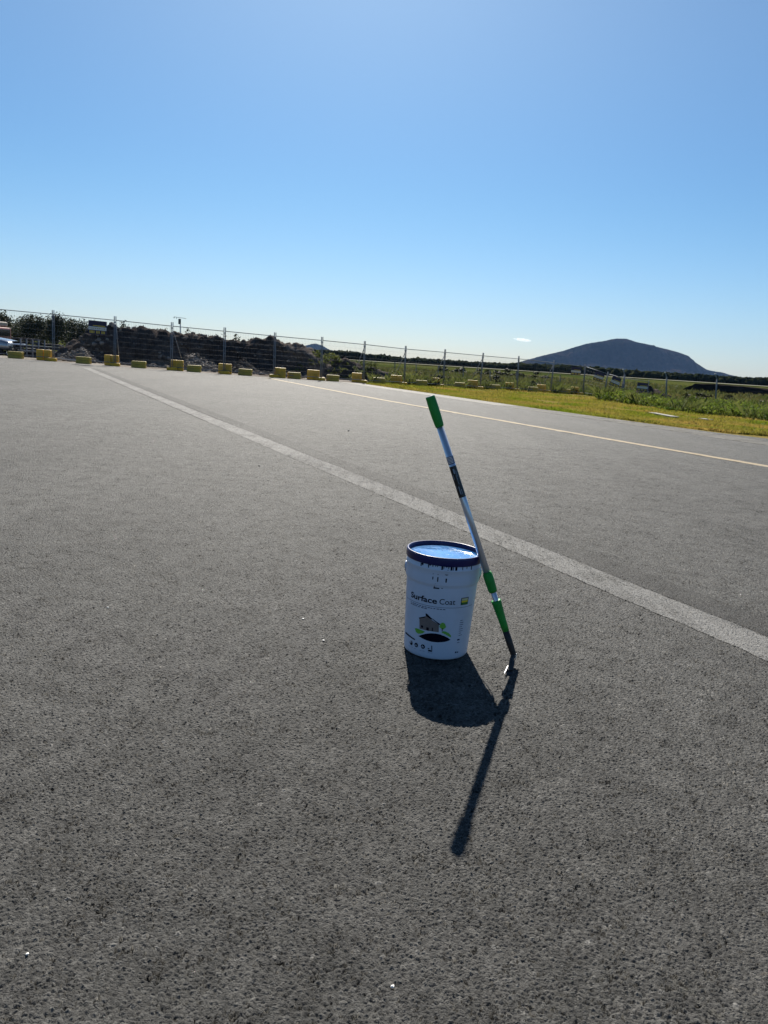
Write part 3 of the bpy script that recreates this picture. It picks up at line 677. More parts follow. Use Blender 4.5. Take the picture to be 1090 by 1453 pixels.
for j, (x0, x1, f0, f1) in joints.items():
    Y = base_px[j][1]; on = ORD[j]
    for k, s in enumerate((.27, .75)):
        g = ground_at(x0+(x1-x0)*s, Y+.22); put(me_up, rib_up, (g.x, g.y, g.z), random.uniform(-.12, .12), '%s upright yellow block beside the %s fence post' % (('left', 'right')[k], on))
    g = ground_at((f0+f1)/2, Y-.08); put(me_foot, rib_foot, (g.x, g.y, g.z), random.uniform(-.2, .2), 'low yellow foot block in front of the %s fence post' % on)
mids = [(22.5, 34.2, 0), (119, 34.4, 1), (197.5, 34.6, 2), (275.5, 35.1, 3), (348, 35.8, 4), (417.5, 36.8, 5), (472, 37.7, 6), (538, 39.8, 7), (598, 41.6, 8), (652.5, 43.8, 9), (702, 45.8, 10), (756, 48.2, 11), (802, 50.2, 12)]
for px, Y, j in mids:
    g = ground_at(px, Y-.05); rz = random.uniform(-.08, .08)
    for k in range(2):
        where = 'left of the first fence post' if j == 0 else 'midway between the %s and %s fence posts' % (ORD[j], ORD[j+1])
        put(me_low, rib_low, (g.x+random.uniform(-.012, .012), g.y, g.z+.147*k), rz+random.uniform(-.03, .03), '%s faded yellow block of the pair %s' % (('lower', 'upper')[k], where))

# signs on the fence
M_sp = simple('sign_purple', (.022, .012, .05), .5); M_sw = simple('sign_white', (.72, .70, .66), .5); M_sy = simple('sign_yellow', (.72, .50, .06), .5); M_so = simple('sign_ochre', (.45, .30, .10), .5)
def sign(px, py, Y, w, h, rot, label, yaw=0):
    c = at(px, py, Y-.12); t = empty('fence_sign', c, yaw, label, 'sign', 'contractor signs on the mesh fence')
    t.rotation_euler = (0, rot, yaw)
    MB().box((0, 0, 0), (w, .012, h)).build('board', M_sp, t)
    MB().box((0, -.009, -h*.06), (w*.98, .004, h*.24)).build('white_band', M_sw, t)
    b = MB()
    for k in range(9): b.box((-w*.40+k*w*.1, -.0125, -h*.06), (w*.055, .003, h*.07))
    b.build('band_lettering', M_so, t)
    b = MB(); b.box((w*.08, -.009, h*.14), (w*.66, .004, h*.05))
    for k in range(6): b.box((w*.06+k*w*.07, -.009, h*.07), (w*.045, .004, h*.05))
    b.build('yellow_lettering', M_sy, t)
    for ks in ((0, 1, 2, 3), (5, 6, 7), (9, 10, 11)):
        b = MB()
        for k in ks: b.box((-w*.40+k*w*.072, -.009, -h*.33), (w*.045, .004, h*.19))
        b.build('number_lettering', M_sy, t)
sign(138.5, 465, 34.35, .80, .58, R(2), 'dark fence sign with white band and yellow lettering, in front of the earth mound')
sign(817.5, 526.5, 50.0, .62, .50, R(2), 'dark and white fence sign, leftmost of the four on the right')
sign(850, 534.5, 48.6, .60, .52, R(14), 'tilted dark and white fence sign, second of the four on the right')
sign(873.5, 541.5, 46.4, .55, .56, R(17), 'most steeply tilted dark and white fence sign, third of the four on the right')
sign(911.5, 549, 45.7, .62, .48, R(2), 'level dark and white sign by the dark heap, rightmost of the four')

# old posts of the boundary fence
def old_post(px, ybase_D, top, r, label, mat, arm=False, group='boundary fence posts', lean=0):
    g = ground_at(px, ybase_D); T = at(px+lean, top, ybase_D)-g
    t = empty('boundary_post', g, 0, label, 'fence post', group)
    if arm:
        mb = MB().tube((0, 0, -.1), T*.84, r, r*.9, 8); mb.build('post_shaft', mat, t, True)
        MB().tube(T*.83, T+Vector((-.12, 0, 0)), r*.8, r*.6, 8).build('cranked_arm', mat, t, True)
        MB().box(T+Vector((-.12, 0, 0)), (.09, .09, .05)).build('cap', M_sw, t, bevel=.01)
    else:
        MB().tube((0, 0, -.1), T, r, r*.9, 6).build('post_shaft', mat, t, True); MB().box(T, (r*2.6, r*2.6, .05)).build('cap', mat, t)
old_post(945, 50, 528.5, .05, 'tall cranked boundary post right of the dark earth heap', M_steel, True, lean=1.5)
old_post(1015, 48, 530.5, .05, 'tall cranked boundary post in front of the dark embankment', M_steel, True, lean=3)
old_post(884, 47.3, 524.5, .055, 'pale boundary post behind the most steeply tilted sign', M_steel, True, lean=3)
for i, (px, top) in enumerate([(510.6, 512), (533, 513.5), (560.5, 514), (590.5, 517), (622, 519), (657.5, 520.5), (695.5, 525), (733, 527), (795, 533)]):
    old_post(px, 66, top, .045, 'thin dark picket in the field beyond the fence, %s from the left' % ordn[i], M_oldpost, group='dark pickets in the field')

# ------------------------------------------------------------------ things behind the fence on the left
def wind_vane():
    g = ground_at(255.5, 62); g.z = at(255.5, 478, 62).z-2; T = at(255.5, 451, 62); H = T.z-g.z
    t = empty('wind_sensor_mast', g, 0, 'white mast with a dark head and thin crossbar above the earth mound', 'mast')
    MB().tube((0, 0, 0), (0, 0, H-.4), .06, .05, 8).build('mast', M_sw, t, True)
    MB().box((-.06, 0, H-.28), (.17, .2, .42)).build('sensor_head', M_oldpost, t, bevel=.03)
    MB().tube((-.5, 0, H+.05), (.45, 0, H-.02), .018, n=6).build('crossbar', M_oldpost, t, True)
    MB().tube((-.5, 0, H+.05), (-.5, 0, H-.06), .035, n=6).tube((-.3, 0, H-.1), (-.3, 0, H+.03), .02, n=6).build('cup', M_sw, t, True)
wind_vane()
M_carw = simple('silver_metallic_paint', (.26, .28, .32), .18, .6, .03, 2); M_glass = simple('dark_glass', (.01, .013, .018), .06); M_tyre = simple('tyre_rubber', (.015, .015, .016), .8)
M_orange = simple('orange_paint', (.26, .05, .03), .45, 0, .1, 3); M_beige = simple('beige_paint', (.42, .34, .26), .5, 0, .1, 3); M_chrome = simple('bright_trim', (.8, .82, .85), .12, 1.); M_lamp = simple('lamp_glass', (.7, .74, .78), .1)
M_carlow = simple('dark_bumper', (.03, .032, .036), .55)
def wheel(parent, x, y, r=.38, w_=.25):
    M = Matrix.Translation((x, y, r)) @ Matrix.Rotation(R(90), 4, 'X')
    wh = MB().lathe([(r*.62, -w_/2), (r*.95, -w_/2), (r, -w_/2+.04), (r, w_/2-.04), (r*.95, w_/2), (r*.62, w_/2)], M, 28).build('tyre', M_tyre, parent, True)
    MB().lathe([(.02, -w_*.35), (r*.2, -w_*.40), (r*.5, -w_*.28), (r*.62, -w_*.46), (r*.62, w_*.46), (r*.5, w_*.28), (.02, w_*.35)], M, 20, True).build('rim', M_chrome, wh, True)
def loft_car(name, prof_lower, sections, mat, parent):
    """sections: (x, half width, [(y fraction, z)...]) -> a closed body shell"""
    V = []; nsec = len(sections); m = len(sections[0][1])
    for x, ring in sections: V += [(x, y, z) for y, z in ring]
    F = [(i*m+k, i*m+(k+1) % m, (i+1)*m+(k+1) % m, (i+1)*m+k) for i in range(nsec-1) for k in range(m)]
    F += [tuple(range(m-1, -1, -1)), tuple(range((nsec-1)*m, nsec*m))]
    me = bpy.data.meshes.new(name); me.from_pydata(V, [], F); me.update(); o = link(name, me, mat, parent, True)
    o.modifiers.new('s', 'SUBSURF').levels = 2; o.modifiers['s'].render_levels = 2; return o
def ute():
    # front of the vehicle points right; only its nose is in the picture
    g = ground_at(26, 44); L0 = g.x
    t = empty('pickup_truck', (L0, g.y+.1, g.z), 0, 'silver grey pickup with bright glints on its bonnet at the left edge of the picture', 'pickup')
    def ring(hw, z0, zs, zt, hwt): return [(-hw, z0), (-hw*1.02, (z0+zs)/2), (-hw, zs), (-hwt, zt), (hwt, zt), (hw, zs), (hw*1.02, (z0+zs)/2), (hw, z0)]
    secs = [(-.02, ring(.70, .62, .78, .84, .55)), (-.10, ring(.84, .52, .92, 1.00, .68)), (-.45, ring(.92, .45, 1.02, 1.12, .76)), (-1.2, ring(.94, .45, 1.06, 1.20, .80)), (-1.45, ring(.94, .45, 1.08, 1.24, .82)),
            (-3.2, ring(.94, .45, 1.10, 1.22, .84)), (-5.2, ring(.94, .45, 1.10, 1.20, .84)), (-5.3, ring(.90, .5, 1.05, 1.15, .82))]
    loft_car('body', None, secs, M_carw, t)
    secs = [(-1.35, ring(.80, 1.14, 1.18, 1.22, .76)), (-2.05, ring(.80, 1.14, 1.40, 1.74, .64)), (-2.3, ring(.80, 1.14, 1.45, 1.80, .66)), (-3.4, ring(.80, 1.14, 1.45, 1.80, .66)), (-3.6, ring(.80, 1.14, 1.3, 1.5, .7))]
    loft_car('cabin', None, secs, M_glass, t)
    MB().box((-2.75, 0, 1.80), (1.2, 1.26, .05)).build('roof', M_carw, t, bevel=.02)
    MB().box((.0, 0, .50), (.22, 1.74, .26)).build('bumper', M_carlow, t, bevel=.05)
    MB().box((.0, 0, .76), (.08, 1.0, .18)).build('grille', M_carlow, t, bevel=.02)
    for s in (-1, 1): MB().box((-.10, s*.72, .84), (.22, .30, .15)).build('headlight', M_lamp, t, bevel=.04)
    for x in (-.85, -4.2):
        for y in (-.82, .82): wheel(t, x, y)
    for s in (-1, 1): MB().box((-1.75, s*1.0, 1.22), (.14, .18, .2)).build('mirror', M_carlow, t, bevel=.03)
ute()
def truck():
    g = ground_at(9, 58)
    t = empty('site_truck', (g.x, g.y, g.z), 0, 'orange truck with a beige top behind the pickup at the left edge', 'truck')
    MB().box((-.95, 0, 1.35), (1.7, 2.2, 1.15)).build('cab', M_orange, t, bevel=.12)
    MB().box((-1.05, 0, 2.15), (1.5, 2.0, .36)).build('roof', M_beige, t, bevel=.08)
    MB().box((-.10, 0, 1.55), (.04, 1.7, .5)).build('windscreen', M_glass, t, bevel=.02)
    for s in (-1, 1): MB().box((-.9, s*1.11, 1.55), (.9, .03, .45)).build('side_window', M_glass, t, bevel=.01)
    MB().box((-.02, 0, .7), (.2, 2.2, .3)).build('bumper', M_carlow, t, bevel=.04)
    for s in (-1, 1): MB().box((.05, s*.85, .95), (.1, .26, .16)).build('headlight', M_lamp, t, bevel=.02)
    MB().box((-4.2, 0, 1.5), (4.6, 2.3, 1.1)).build('tray', M_beige, t, bevel=.05); MB().box((-3.4, 0, .75), (6.2, .9, .22)).build('chassis', M_carlow, t)
    for x in (-1., -4.6, -5.6):
        for y in (-.95, .95): wheel(t, x, y, .48, .28)
truck()
# stacks of dark pallets and pale pipes
M_pal = simple('dark_timber', (.06, .052, .055), .8, 0, .2, 6); M_pipe = simple('pale_pipe', (.50, .50, .50), .5, 0, .1, 6)
def pallet_proto():
    t = empty('pallet', (0, 0, 0), 0, 'x', 'pallet', 'stacked dark pallets')
    b = MB()
    for k in range(6): b.box((0, -.5+k*.2, .13), (1.15, .11, .022))
    b.build('deck', M_pal, t); b = MB()
    for x in (-.5, 0, .5): b.box((x, 0, .065), (.1, 1.1, .10))
    b.build('bearer', M_pal, t); return t
pp = pallet_proto(); first = True
for px, Y, n, dsc in ((40, 43, 5, 'left stack beside the pickup'), (72, 44, 4, 'right stack beside the first fence post')):
    g = ground_at(px, Y)
    for k in range(n):
        o = pp if first else copy_tree(pp); first = False
        o.location = (g.x+random.uniform(-.03, .03), g.y, g.z+.30+k*.19); o.rotation_euler = (0, 0, random.uniform(-.06, .06))
        if k == 0: o.location.z = g.z+.02+.28
        o['label'] = 'dark slatted pallet, %s up in the %s' % (ordn[k], dsc)
    for x in (-.45, .45):
        o = MB().box((0, 0, .15), (.14, 1.1, .30)).build('timber_bearer', M_pal, bevel=.01); o.location = (g.x+x, g.y, g.z)
        tag(o, 'thick dark timber %s under the %s' % ('on the left' if x < 0 else 'on the right', dsc), 'timber', 'timbers under the pallets')
for k in range(4):
    g = ground_at(56, 43.4); o = MB().tube((-.75, 0, 0), (.55, 0, 0), .085, n=12).build('pipe', M_pipe, None, True)
    o.location = (g.x, g.y+.02*k, g.z+.09+.172*k); tag(o, 'pale pipe lying across between the pallet stacks, %s up' % ordn[k], 'pipe', 'pale pipes between the pallets')
for k in range(5):
    g = ground_at(30+k*8.5, 41.6); o = MB().tube((0, 0, 0), (0, 0, 1.05), .035, n=8).tube((0, 0, 1.05), (0, 0, 1.08), .045, n=8).build('site_post', M_steel, None, True)
    o.location = g; tag(o, 'short grey post of the rail in front of the pallets, %s from the left' % ordn[k], 'post', 'short posts before the pallets')
A_ = ground_at(26, 41.5); B_ = ground_at(84, 41.5); o = MB().tube(Vector((0, 0, .72)), B_-A_+Vector((0, 0, .72)), .025, n=8).tube(Vector((0, 0, .45)), B_-A_+Vector((0, 0, .45)), .025, n=8).build('guard_rail', M_steel, None, True); o.location = A_
tag(o, 'two thin grey rails running in front of the pallet stacks', 'rail')
A_ = ground_at(79, 35.6); B_ = ground_at(110, 35.9); o = MB().tube(Vector((0, 0, .09)), B_-A_+Vector((0, 0, .06)), .05, n=10).build('ground_pipe', M_pipe, None, True); o.location = A_
tag(o, 'pale pipe lying on the dirt right of the first fence post', 'pipe')

# ------------------------------------------------------------------ the pail
NRM = Vector((-GX, -GY, 1)).normalized()
BX, BY = .2498, 3.0389
BC = Vector((BX, BY, GX*BX+GY*BY+.008))
bu = NRM.cross(Vector((0, 1, 0))).normalized()*-1
if bu.x < 0: bu = -bu
bv = NRM.cross(bu).normalized()
if bv.y < 0: bv = -bv                                  # bu right, bv away from the camera
front = (EYE-BC); front -= NRM*front.dot(NRM); front.normalize(); side = front.cross(NRM).normalized()
if side.x < 0: side = -side
MP = Matrix(((side.x, front.x, NRM.x), (side.y, front.y, NRM.y), (side.z, front.z, NRM.z))).to_4x4()
# local frame of the pail: x = right, y = towards the camera, z = up
pail = empty('paint_pail', BC, 0, 'white surface coating pail with a navy lid standing on the asphalt', 'paint bucket')
pail.matrix_world = Matrix.Translation(BC) @ MP
I4 = Matrix.Identity(4)
def rad(h): return .1316+(.1452-.1316)*min(1, h/.31) if h < .312 else .1500
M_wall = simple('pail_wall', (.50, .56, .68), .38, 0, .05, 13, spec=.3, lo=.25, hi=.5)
prof = [(.0, .006), (.118, .006), (.123, .0), (.1290, .001), (.1316, .006)]+[(rad(h), h) for h in np.linspace(.02, .300, 24)]+[(.1450, .306), (.1490, .3115), (.1505, .318), (.1508, .345), (.1500, .3705), (.1522, .3730), (.1522, .3770), (.1500, .3795), (.1502, .398), (.148, .404), (.144, .404), (.144, .38)]
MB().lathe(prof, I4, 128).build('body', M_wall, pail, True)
lidp = [(.1500, .392), (.1530, .3935), (.1546, .397), (.1548, .418), (.1540, .4235), (.1515, .4262), (.1470, .4262), (.1445, .4235), (.1435, .4160), (.1425, .4075)]
lid = MB().lathe(lidp, I4, 128).build('lid_rim', M_navy, pail, True)
# sunken top of the lid: shiny, wrinkled film
def lid_mat():
    m, nt, b, pos = base_mat('lid_film', .16, .0, 1.); co = objcoord(nt)
    n = noise_t(nt, co, 9, 4, .5); b.inputs['Base Color'].default_value = (.05, .13, .36, 1)
    nt.links.new(mix(nt, ramp(nt, n.outputs[0], [(.45, 0), (.7, 1)]), (.02, .15, .45), (.14, .36, .64)), b.inputs['Base Color'])
    b.inputs['Coat Weight'].default_value = 1.; b.inputs['Coat Roughness'].default_value = .08; b.inputs['Coat IOR'].default_value = 2.2
    n2 = noise_t(nt, co, 14, 2); bp = nt.nodes.new('ShaderNodeBump'); bp.inputs['Distance'].default_value = .006; nt.links.new(n2.outputs[0], bp.inputs['Height'])
    nt.links.new(bp.outputs[0], b.inputs['Normal']); nt.links.new(bp.outputs[0], b.inputs['Coat Normal']); return m
MB().lathe([(.0005, .4095), (.03, .4097), (.08, .4092), (.125, .4095), (.1385, .4098), (.1415, .4080), (.1427, .4070)], I4, 96).build('lid_top', lid_mat(), lid, True)
# ears and wire handle hanging behind
for s in (-1, 1):
    M = Matrix.Translation((s*.1495, 0, .345)) @ Matrix.Rotation(R(90), 4, 'Y')
    MB().lathe([(.0005, -.006), (.016, -.006), (.018, -.002), (.018, .004), (.012, .007), (.0005, .007)], M, 20).build('handle_ear', M_wall, pail, True)
pts = []
for k in range(33):
    a = math.pi*k/32; x = .1565*math.cos(a); rr = .205*math.sin(a); pts.append((x, -rr*.60-.002, .345-rr*.86+.02*math.sin(a)))
pts = [(.150, 0, .345)]+pts+[(-.150, 0, .345)]
MB().path(pts, .0019, 8).build('wire_handle', M_steel, pail, True)

# printing on the pail, laid on its wall: u = arc length to the right, h = height
pail_inv = (Matrix.Translation(BC) @ MP).inverted()
def hit(px, py):
    """where the pixel's ray meets the wall -> (angle, height)"""
    o = pail_inv @ EYE; d = (pail_inv.to_3x3() @ ray(px, py)); t = (o.y-.15)/(-d.y) if d.y else 3
    t = 2.4; best = None
    for _ in range(4000):
        p = o+d*t
        if math.hypot(p.x, p.y) < rad(max(0, p.z))+.0005: best = p; break
        t += .0005
    if best is None: return None
    return math.atan2(best.x, best.y), best.z
def wrap(bm, name, mat, parent, off, r_ref):
    """flat (u,h) mesh -> wall"""
    us = [v.co.x for v in bm.verts]; t = math.floor(min(us)/.006)*.006
    while t < max(us):
        bmesh.ops.bisect_plane(bm, geom=bm.verts[:]+bm.edges[:]+bm.faces[:], plane_co=(t, 0, 0), plane_no=(1, 0, 0)); t += .006
    for v in bm.verts:
        th = v.co.x/r_ref; h = v.co.y; r = rad(h)+off; v.co = Vector((r*math.sin(th), r*math.cos(th), h))
    me = bpy.data.meshes.new(name); bm.to_mesh(me); bm.free(); return link(name, me, mat, parent)
RR = .14
def poly_bm(polys):
    bm = bmesh.new()
    for p in polys:
        vs = [bm.verts.new((u, h, 0)) for u, h in p]; bm.faces.new(vs)
    bmesh.ops.triangulate(bm, faces=[f for f in bm.faces if len(f.verts) > 4]); return bm
def uh(px, py): a, h = hit(px, py); return a*RR, h
def decal(name, px_polys, mat, off=.0008, parent=None):
    return wrap(poly_bm([[uh(*p) for p in poly] for poly in px_polys]), name, mat, parent or pail, off, RR)
def decal_uh(name, polys, mat, off=.0008): return wrap(poly_bm(polys), name, mat, pail, off, RR)
def text_uh(name, s, u0, h0, size, width, mat, bold=0., off=.0008):
    cu = bpy.data.curves.new('t', 'FONT'); cu.body = s; cu.size = 1; cu.offset = bold; cu.resolution_u = 4
    o = bpy.data.objects.new('t', cu); C.objects.link(o); dg = bpy.context.evaluated_depsgraph_get(); dg.update()
    me = bpy.data.meshes.new_from_object(o.evaluated_get(dg)); bpy.data.objects.remove(o)
    bm = bmesh.new(); bm.from_mesh(me); xs = [v.co.x for v in bm.verts]; x0, x1 = min(xs), max(xs)
    for v in bm.verts: v.co = Vector((u0+(v.co.x-x0)/(x1-x0)*width, h0+v.co.y*size, 0))
    return wrap(bm, name, mat, pail, off, RR)
S0 = uh(583.6, 846); S1 = uh(620, 856.3); Q0 = uh(623.4, 857); Q1 = uh(645.6, 859.6)
hb = (S0[1]+S1[1]+Q0[1]+Q1[1])/4
text_uh('lettering', 'Surface', S0[0], hb, .0330, S1[0]-S0[0], M_ink, .020)
text_uh('lettering', 'Coat', Q0[0], hb, .0330, Q1[0]-Q0[0], M_ink, .002)
hl = (uh(603, 858.5)[1]+uh(630.5, 862.4)[1])/2; uL = uh(577.5, 848)[0]; uR_ = uh(670, 856.2)[0]
decal_uh('rule_line', [[(uL, hl-.0006), (uR_, hl-.0006), (uR_, hl+.0006), (uL, hl+.0006)]], M_inkb)
def dashes(u0, u1, h, th, n, seed, gap=.25):
    rs = random.Random(seed); out = []; u = u0; w0 = (u1-u0)/n
    for k in range(n):
        ww = w0*(1-gap)*rs.uniform(.75, 1.1); out.append([(u, h-th/2), (u+ww, h-th/2), (u+ww, h+th/2), (u, h+th/2)]); u += w0
    return out
u0 = uh(583.2, 855)[0]; h1_ = hl-.0075
decal_uh('small_print', dashes(u0, uh(633, 866)[0], h1_, .0027, 13, 1)+dashes(u0, uh(607, 866)[0], h1_-.0065, .0027, 6, 2), M_inkb)
# square emblem
def rect_px(x0, y0, x1, y1):
    a = uh(x0, (y0+y1)/2); b = uh(x1, (y0+y1)/2); c = uh((x0+x1)/2, y0); d = uh((x0+x1)/2, y1); return a[0], b[0], d[1], c[1]
ua, ub, ha, hb2 = rect_px(654.3, 848, 664.2, 858)
M_ly = simple('print_yellow', (.75, .62, .02), .5); M_lg = simple('print_green', (.03, .16, .02), .5); M_lgr = simple('print_bright_green', (.10, .36, .03), .5, col2=(.16, .42, .06), scale=60); M_brown = simple('print_brown', (.17, .14, .135), .6, 0, .1, 60)
q = lambda a, b, c, d: [(a, c), (b, c), (b, d), (a, d)]
dh = hb2-ha; du = ub-ua
decal_uh('emblem_frame', [q(ua, ub, ha, hb2)], M_inkb, .0007)
decal_uh('emblem_panel', [q(ua+du*.08, ub-du*.08, ha+dh*.62, hb2-dh*.08)], simple('print_cream', (.55, .55, .35), .5), .0010)
decal_uh('emblem_panel', [q(ua+du*.08, ub-du*.08, ha+dh*.36, ha+dh*.60)], M_ly, .0010)
decal_uh('emblem_panel', [q(ua+du*.08, ub-du*.08, ha+dh*.06, ha+dh*.34)], M_lg, .0010)
# house picture
decal('picture_house', [[(595.3, 877), (604.7, 874), (623, 886), (622.6, 897), (609, 895), (595.5, 892)]], M_brown, .0008)
decal('picture_roof', [[(594.6, 877.6), (594.8, 876.2), (603.4, 874.6), (603.8, 876.0)], [(604.2, 870), (606.5, 871.2), (614, 878.5), (612.2, 879), (604.4, 873.8)], [(612.5, 877.6), (614, 877.8), (624.6, 885.4), (624, 887)]], M_ink, .0011)
decal('picture_opening', [[(605.2, 889.8), (608.6, 890.6), (608.4, 895), (605.2, 894.4)], [(597.6, 887), (600.6, 887.8), (600.4, 890.8), (597.6, 890.2)], [(613, 890.5), (614.4, 890.8), (614.3, 895.5), (613, 895.2)]], M_ink, .0012)
cr = [(628.3+4.4*math.cos(a)*(1+.12*math.sin(5*a)), 888.3+4.6*math.sin(a)*(1+.1*math.cos(4*a))) for a in np.linspace(0, 6.283, 22)[:-1]]
decal('picture_tree', [cr], M_lgr, .0010); decal('picture_trunk', [[(627.2, 891), (628.2, 891), (627.9, 896), (627.0, 896)]], M_ink, .0012)
decal('picture_lawn', [[(588.8, 891.5), (592, 891.5), (597, 893.5), (603, 896.2), (600, 898.6), (594, 899.2), (590.5, 897)], [(626.5, 897.5), (629, 895.6), (632, 896), (636.5, 898), (639.8, 901.5), (640, 904.5), (637.5, 903.4), (632, 900)]], M_lgr, .0009)
eu = [(594, 902.3), (600, 900.2), (606, 899.0), (612, 898.5), (618, 898.8), (625, 900.3), (631, 902.6), (636, 905.2), (639.3, 907.8), (636, 909.4), (630, 910.8), (622, 911.4), (614, 910.8), (606, 908.8), (599, 905.6)]
decal('picture_driveway', [eu], M_ink, .0009)
# band and icons
decal('print_band', [[(575.6, 896.0), (577.8, 898), (582, 901.8), (589.0, 906.6), (588.9, 908.4), (582, 904), (577.5, 900.2), (575.6, 898.2)]], M_ink, .0009)
def ring_icon(px, py, r=3.6, inner=True):
    c = uh(px, py); R1 = r*2.86/FPX; n = 20
    cyl = [[(c[0]+R1*math.cos(2*math.pi*k/n), c[1]+R1*math.sin(2*math.pi*k/n)) for k in range(n)]]
    return c, R1, cyl
for i, (px, py) in enumerate(((583.6, 912), (590.8, 915.2), (600.2, 917.4))):
    c, R1, cyl = ring_icon(px, py)
    decal_uh('round_icon', cyl, M_ink, .0009)
    M_ip = M_wall
    if i == 0: g_ = [[(c[0]-R1*.55, c[1]+R1*.2), (c[0]-R1*.1, c[1]-R1*.3), (c[0]+R1*.2, c[1]+R1*.1), (c[0], c[1]+R1*.9), (c[0]-R1*.6, c[1]+R1*.8)]]
    elif i == 1: g_ = [q(c[0]-R1*.6, c[0]-R1*.35, c[1]-R1*.5, c[1]+R1*.1), q(c[0]-R1*.15, c[0]+R1*.1, c[1]-R1*.5, c[1]+R1*.3), q(c[0]+R1*.3, c[0]+R1*.5, c[1]-R1*.5, c[1]+R1*.1)]
    else: g_ = [[(c[0]-R1*.6, c[1]-R1*.4), (c[0]-R1*.1, c[1]-R1*.4), (c[0]-R1*.05, c[1]+R1*.5), (c[0]-R1*.3, c[1]+R1*.5)], [(c[0]+R1*.15, c[1]-R1*.5), (c[0]+R1*.55, c[1]-R1*.1), (c[0]+R1*.35, c[1]+R1*.4)]]
    decal_uh('icon_mark', g_, M_ip, .0012)
decal('roller_icon', [[(607.5, 921.6), (613.4, 922.8), (613, 925), (607.6, 924)], [(607, 919.2), (609.5, 919.8), (609.4, 921), (607, 920.4)], [(612.2, 916), (613.4, 916.2), (613.4, 922.4), (612.2, 922)]], M_ink, .0009)
cc_ = uh(583, 919); decal_uh('icon_caption', dashes(uh(580, 916)[0], uh(592, 921)[0], uh(586, 919)[1], .0009, 3, 4)+dashes(uh(595.5, 922)[0], uh(603.5, 925)[0], uh(600, 923.6)[1], .0009, 2, 5)+dashes(uh(607.5, 924)[0], uh(614.5, 926)[0], uh(611, 926.4)[1], .0012, 2, 6), M_inkb)
# narrow column of small print at the right, capacity mark at the bottom
cl = []
for k in range(8):
    x = 655.4-.35*k; y = 880.6+3.0*k; a = uh(x-2.4, y); b = uh(x+(2.4 if k % 3 else 1.0), y); cl.append(q(a[0], b[0], a[1]-.0011, a[1]+.0009))
x, y = 650.5, 908; a = uh(x-1.8, y); b = uh(x+1.6, y); cl.append(q(a[0], b[0], a[1]-.003, a[1]+.003)); a = uh(648.4, 912); b = uh(652, 912); cl.append(q(a[0], b[0], a[1]-.001, a[1]+.001))
decal_uh('side_print', cl, M_inkb)
a = uh(645.6, 925.8); b = uh(650, 925.8); decal_uh('volume_mark', [q(a[0], a[0]+(b[0]-a[0])*.4, a[1]-.003, a[1]+.0035), q(a[0]+(b[0]-a[0])*.55, b[0], a[1]-.003, a[1]+.002)], M_inkb)
# black drips and splashes below the rim
def cpx(x, y): return 560+x/7.786, 760+y/7.786
dr = []
for x, y0_, y1_, w_ in [(296, 298, 348, 8), (312, 298, 325, 14), (378, 315, 355, 8), (395, 312, 330, 18), (425, 318, 345, 8), (455, 320, 345, 6), (478, 320, 348, 7), (505, 322, 338, 10), (530, 322, 380, 14), (548, 330, 372, 6), (575, 330, 352, 22), (600, 335, 372, 6), (610, 330, 350, 18),
                        (632, 330, 395, 16), (652, 335, 390, 6), (685, 335, 395, 18), (668, 335, 350, 12), (755, 340, 382, 6), (775, 335, 348, 14), (800, 340, 370, 6), (825, 335, 345, 12), (850, 335, 380, 7), (425, 452, 486, 9), (480, 458, 512, 10), (572, 474, 521, 12), (428, 418, 426, 9), (481, 426, 434, 10), (575, 430, 440, 28),
                        (432, 377, 384, 10), (480, 378, 384, 14), (520, 374, 382, 18), (590, 380, 400, 14), (525, 579, 587, 16)]:
    a = uh(*cpx(x-w_/2, y0_)); b = uh(*cpx(x+w_/2, y0_)); d = uh(*cpx(x, y1_)); c_ = (a[0]+b[0])/2; hw = max(.0006, (b[0]-a[0])*.72)
    dr.append([(c_-hw, a[1]), (c_-hw*.8, d[1]+.002), (c_-hw*.3, d[1]), (c_+hw*.4, d[1]), (c_+hw*.85, d[1]+.002), (c_+hw, a[1])])
dr.append([uh(*cpx(*p)) for p in ((447, 528), (456, 530), (440, 570), (494, 578), (494, 590), (428, 584))])
bm = bmesh.new()
for p in dr:
    vs = [bm.verts.new((u, h, 0)) for u, h in p]; bm.faces.new(vs)
dobj = wrap(bm, 'paint_drip', M_ink, pail, .0010, RR)

# ------------------------------------------------------------------ extension pole with scraper, leaning on the pail
PT_ = Vector((.14926, 2.99294, 1.02997)); PE = Vector((.55625, 2.92754, .02523+.004)); ax = (PT_-PE); PL = ax.length; axn = ax.normalized()
pole = empty('extension_pole', Vector((.54, 2.86, GX*.54+GY*2.86+.006)), 0, 'aluminium extension pole with green grips leaning on the white pail', 'extension pole')
po = pole.location.copy()
L_ = lambda k: PE+axn*(PL*k)-po
side_v = Vector((1, 0, 0)); side_v = (side_v-axn*side_v.dot(axn)).normalized(); bk = axn.cross(side_v)
def MA(k):  # frame along the pole at fraction k
    p = L_(k); return Matrix.Translation(p) @ Matrix(((side_v.x, bk.x, axn.x), (side_v.y, bk.y, axn.y), (side_v.z, bk.z, axn.z))).to_4x4()
def seg(k0, k1, prof): return [(r, (k1-k0)*PL*t) for t, r in prof]
tube1 = MB().lathe(seg(.25, .90, [(0, .0005), (0, .0138), (1, .0138), (1, .0005)]), MA(.25), 32).build('outer_tube', M_alu, pole, True)
MB().lathe(seg(.07, .30, [(0, .0005), (0, .0110), (1, .0110), (1, .0005)]), MA(.07), 32).build('inner_tube', M_alu, pole, True)
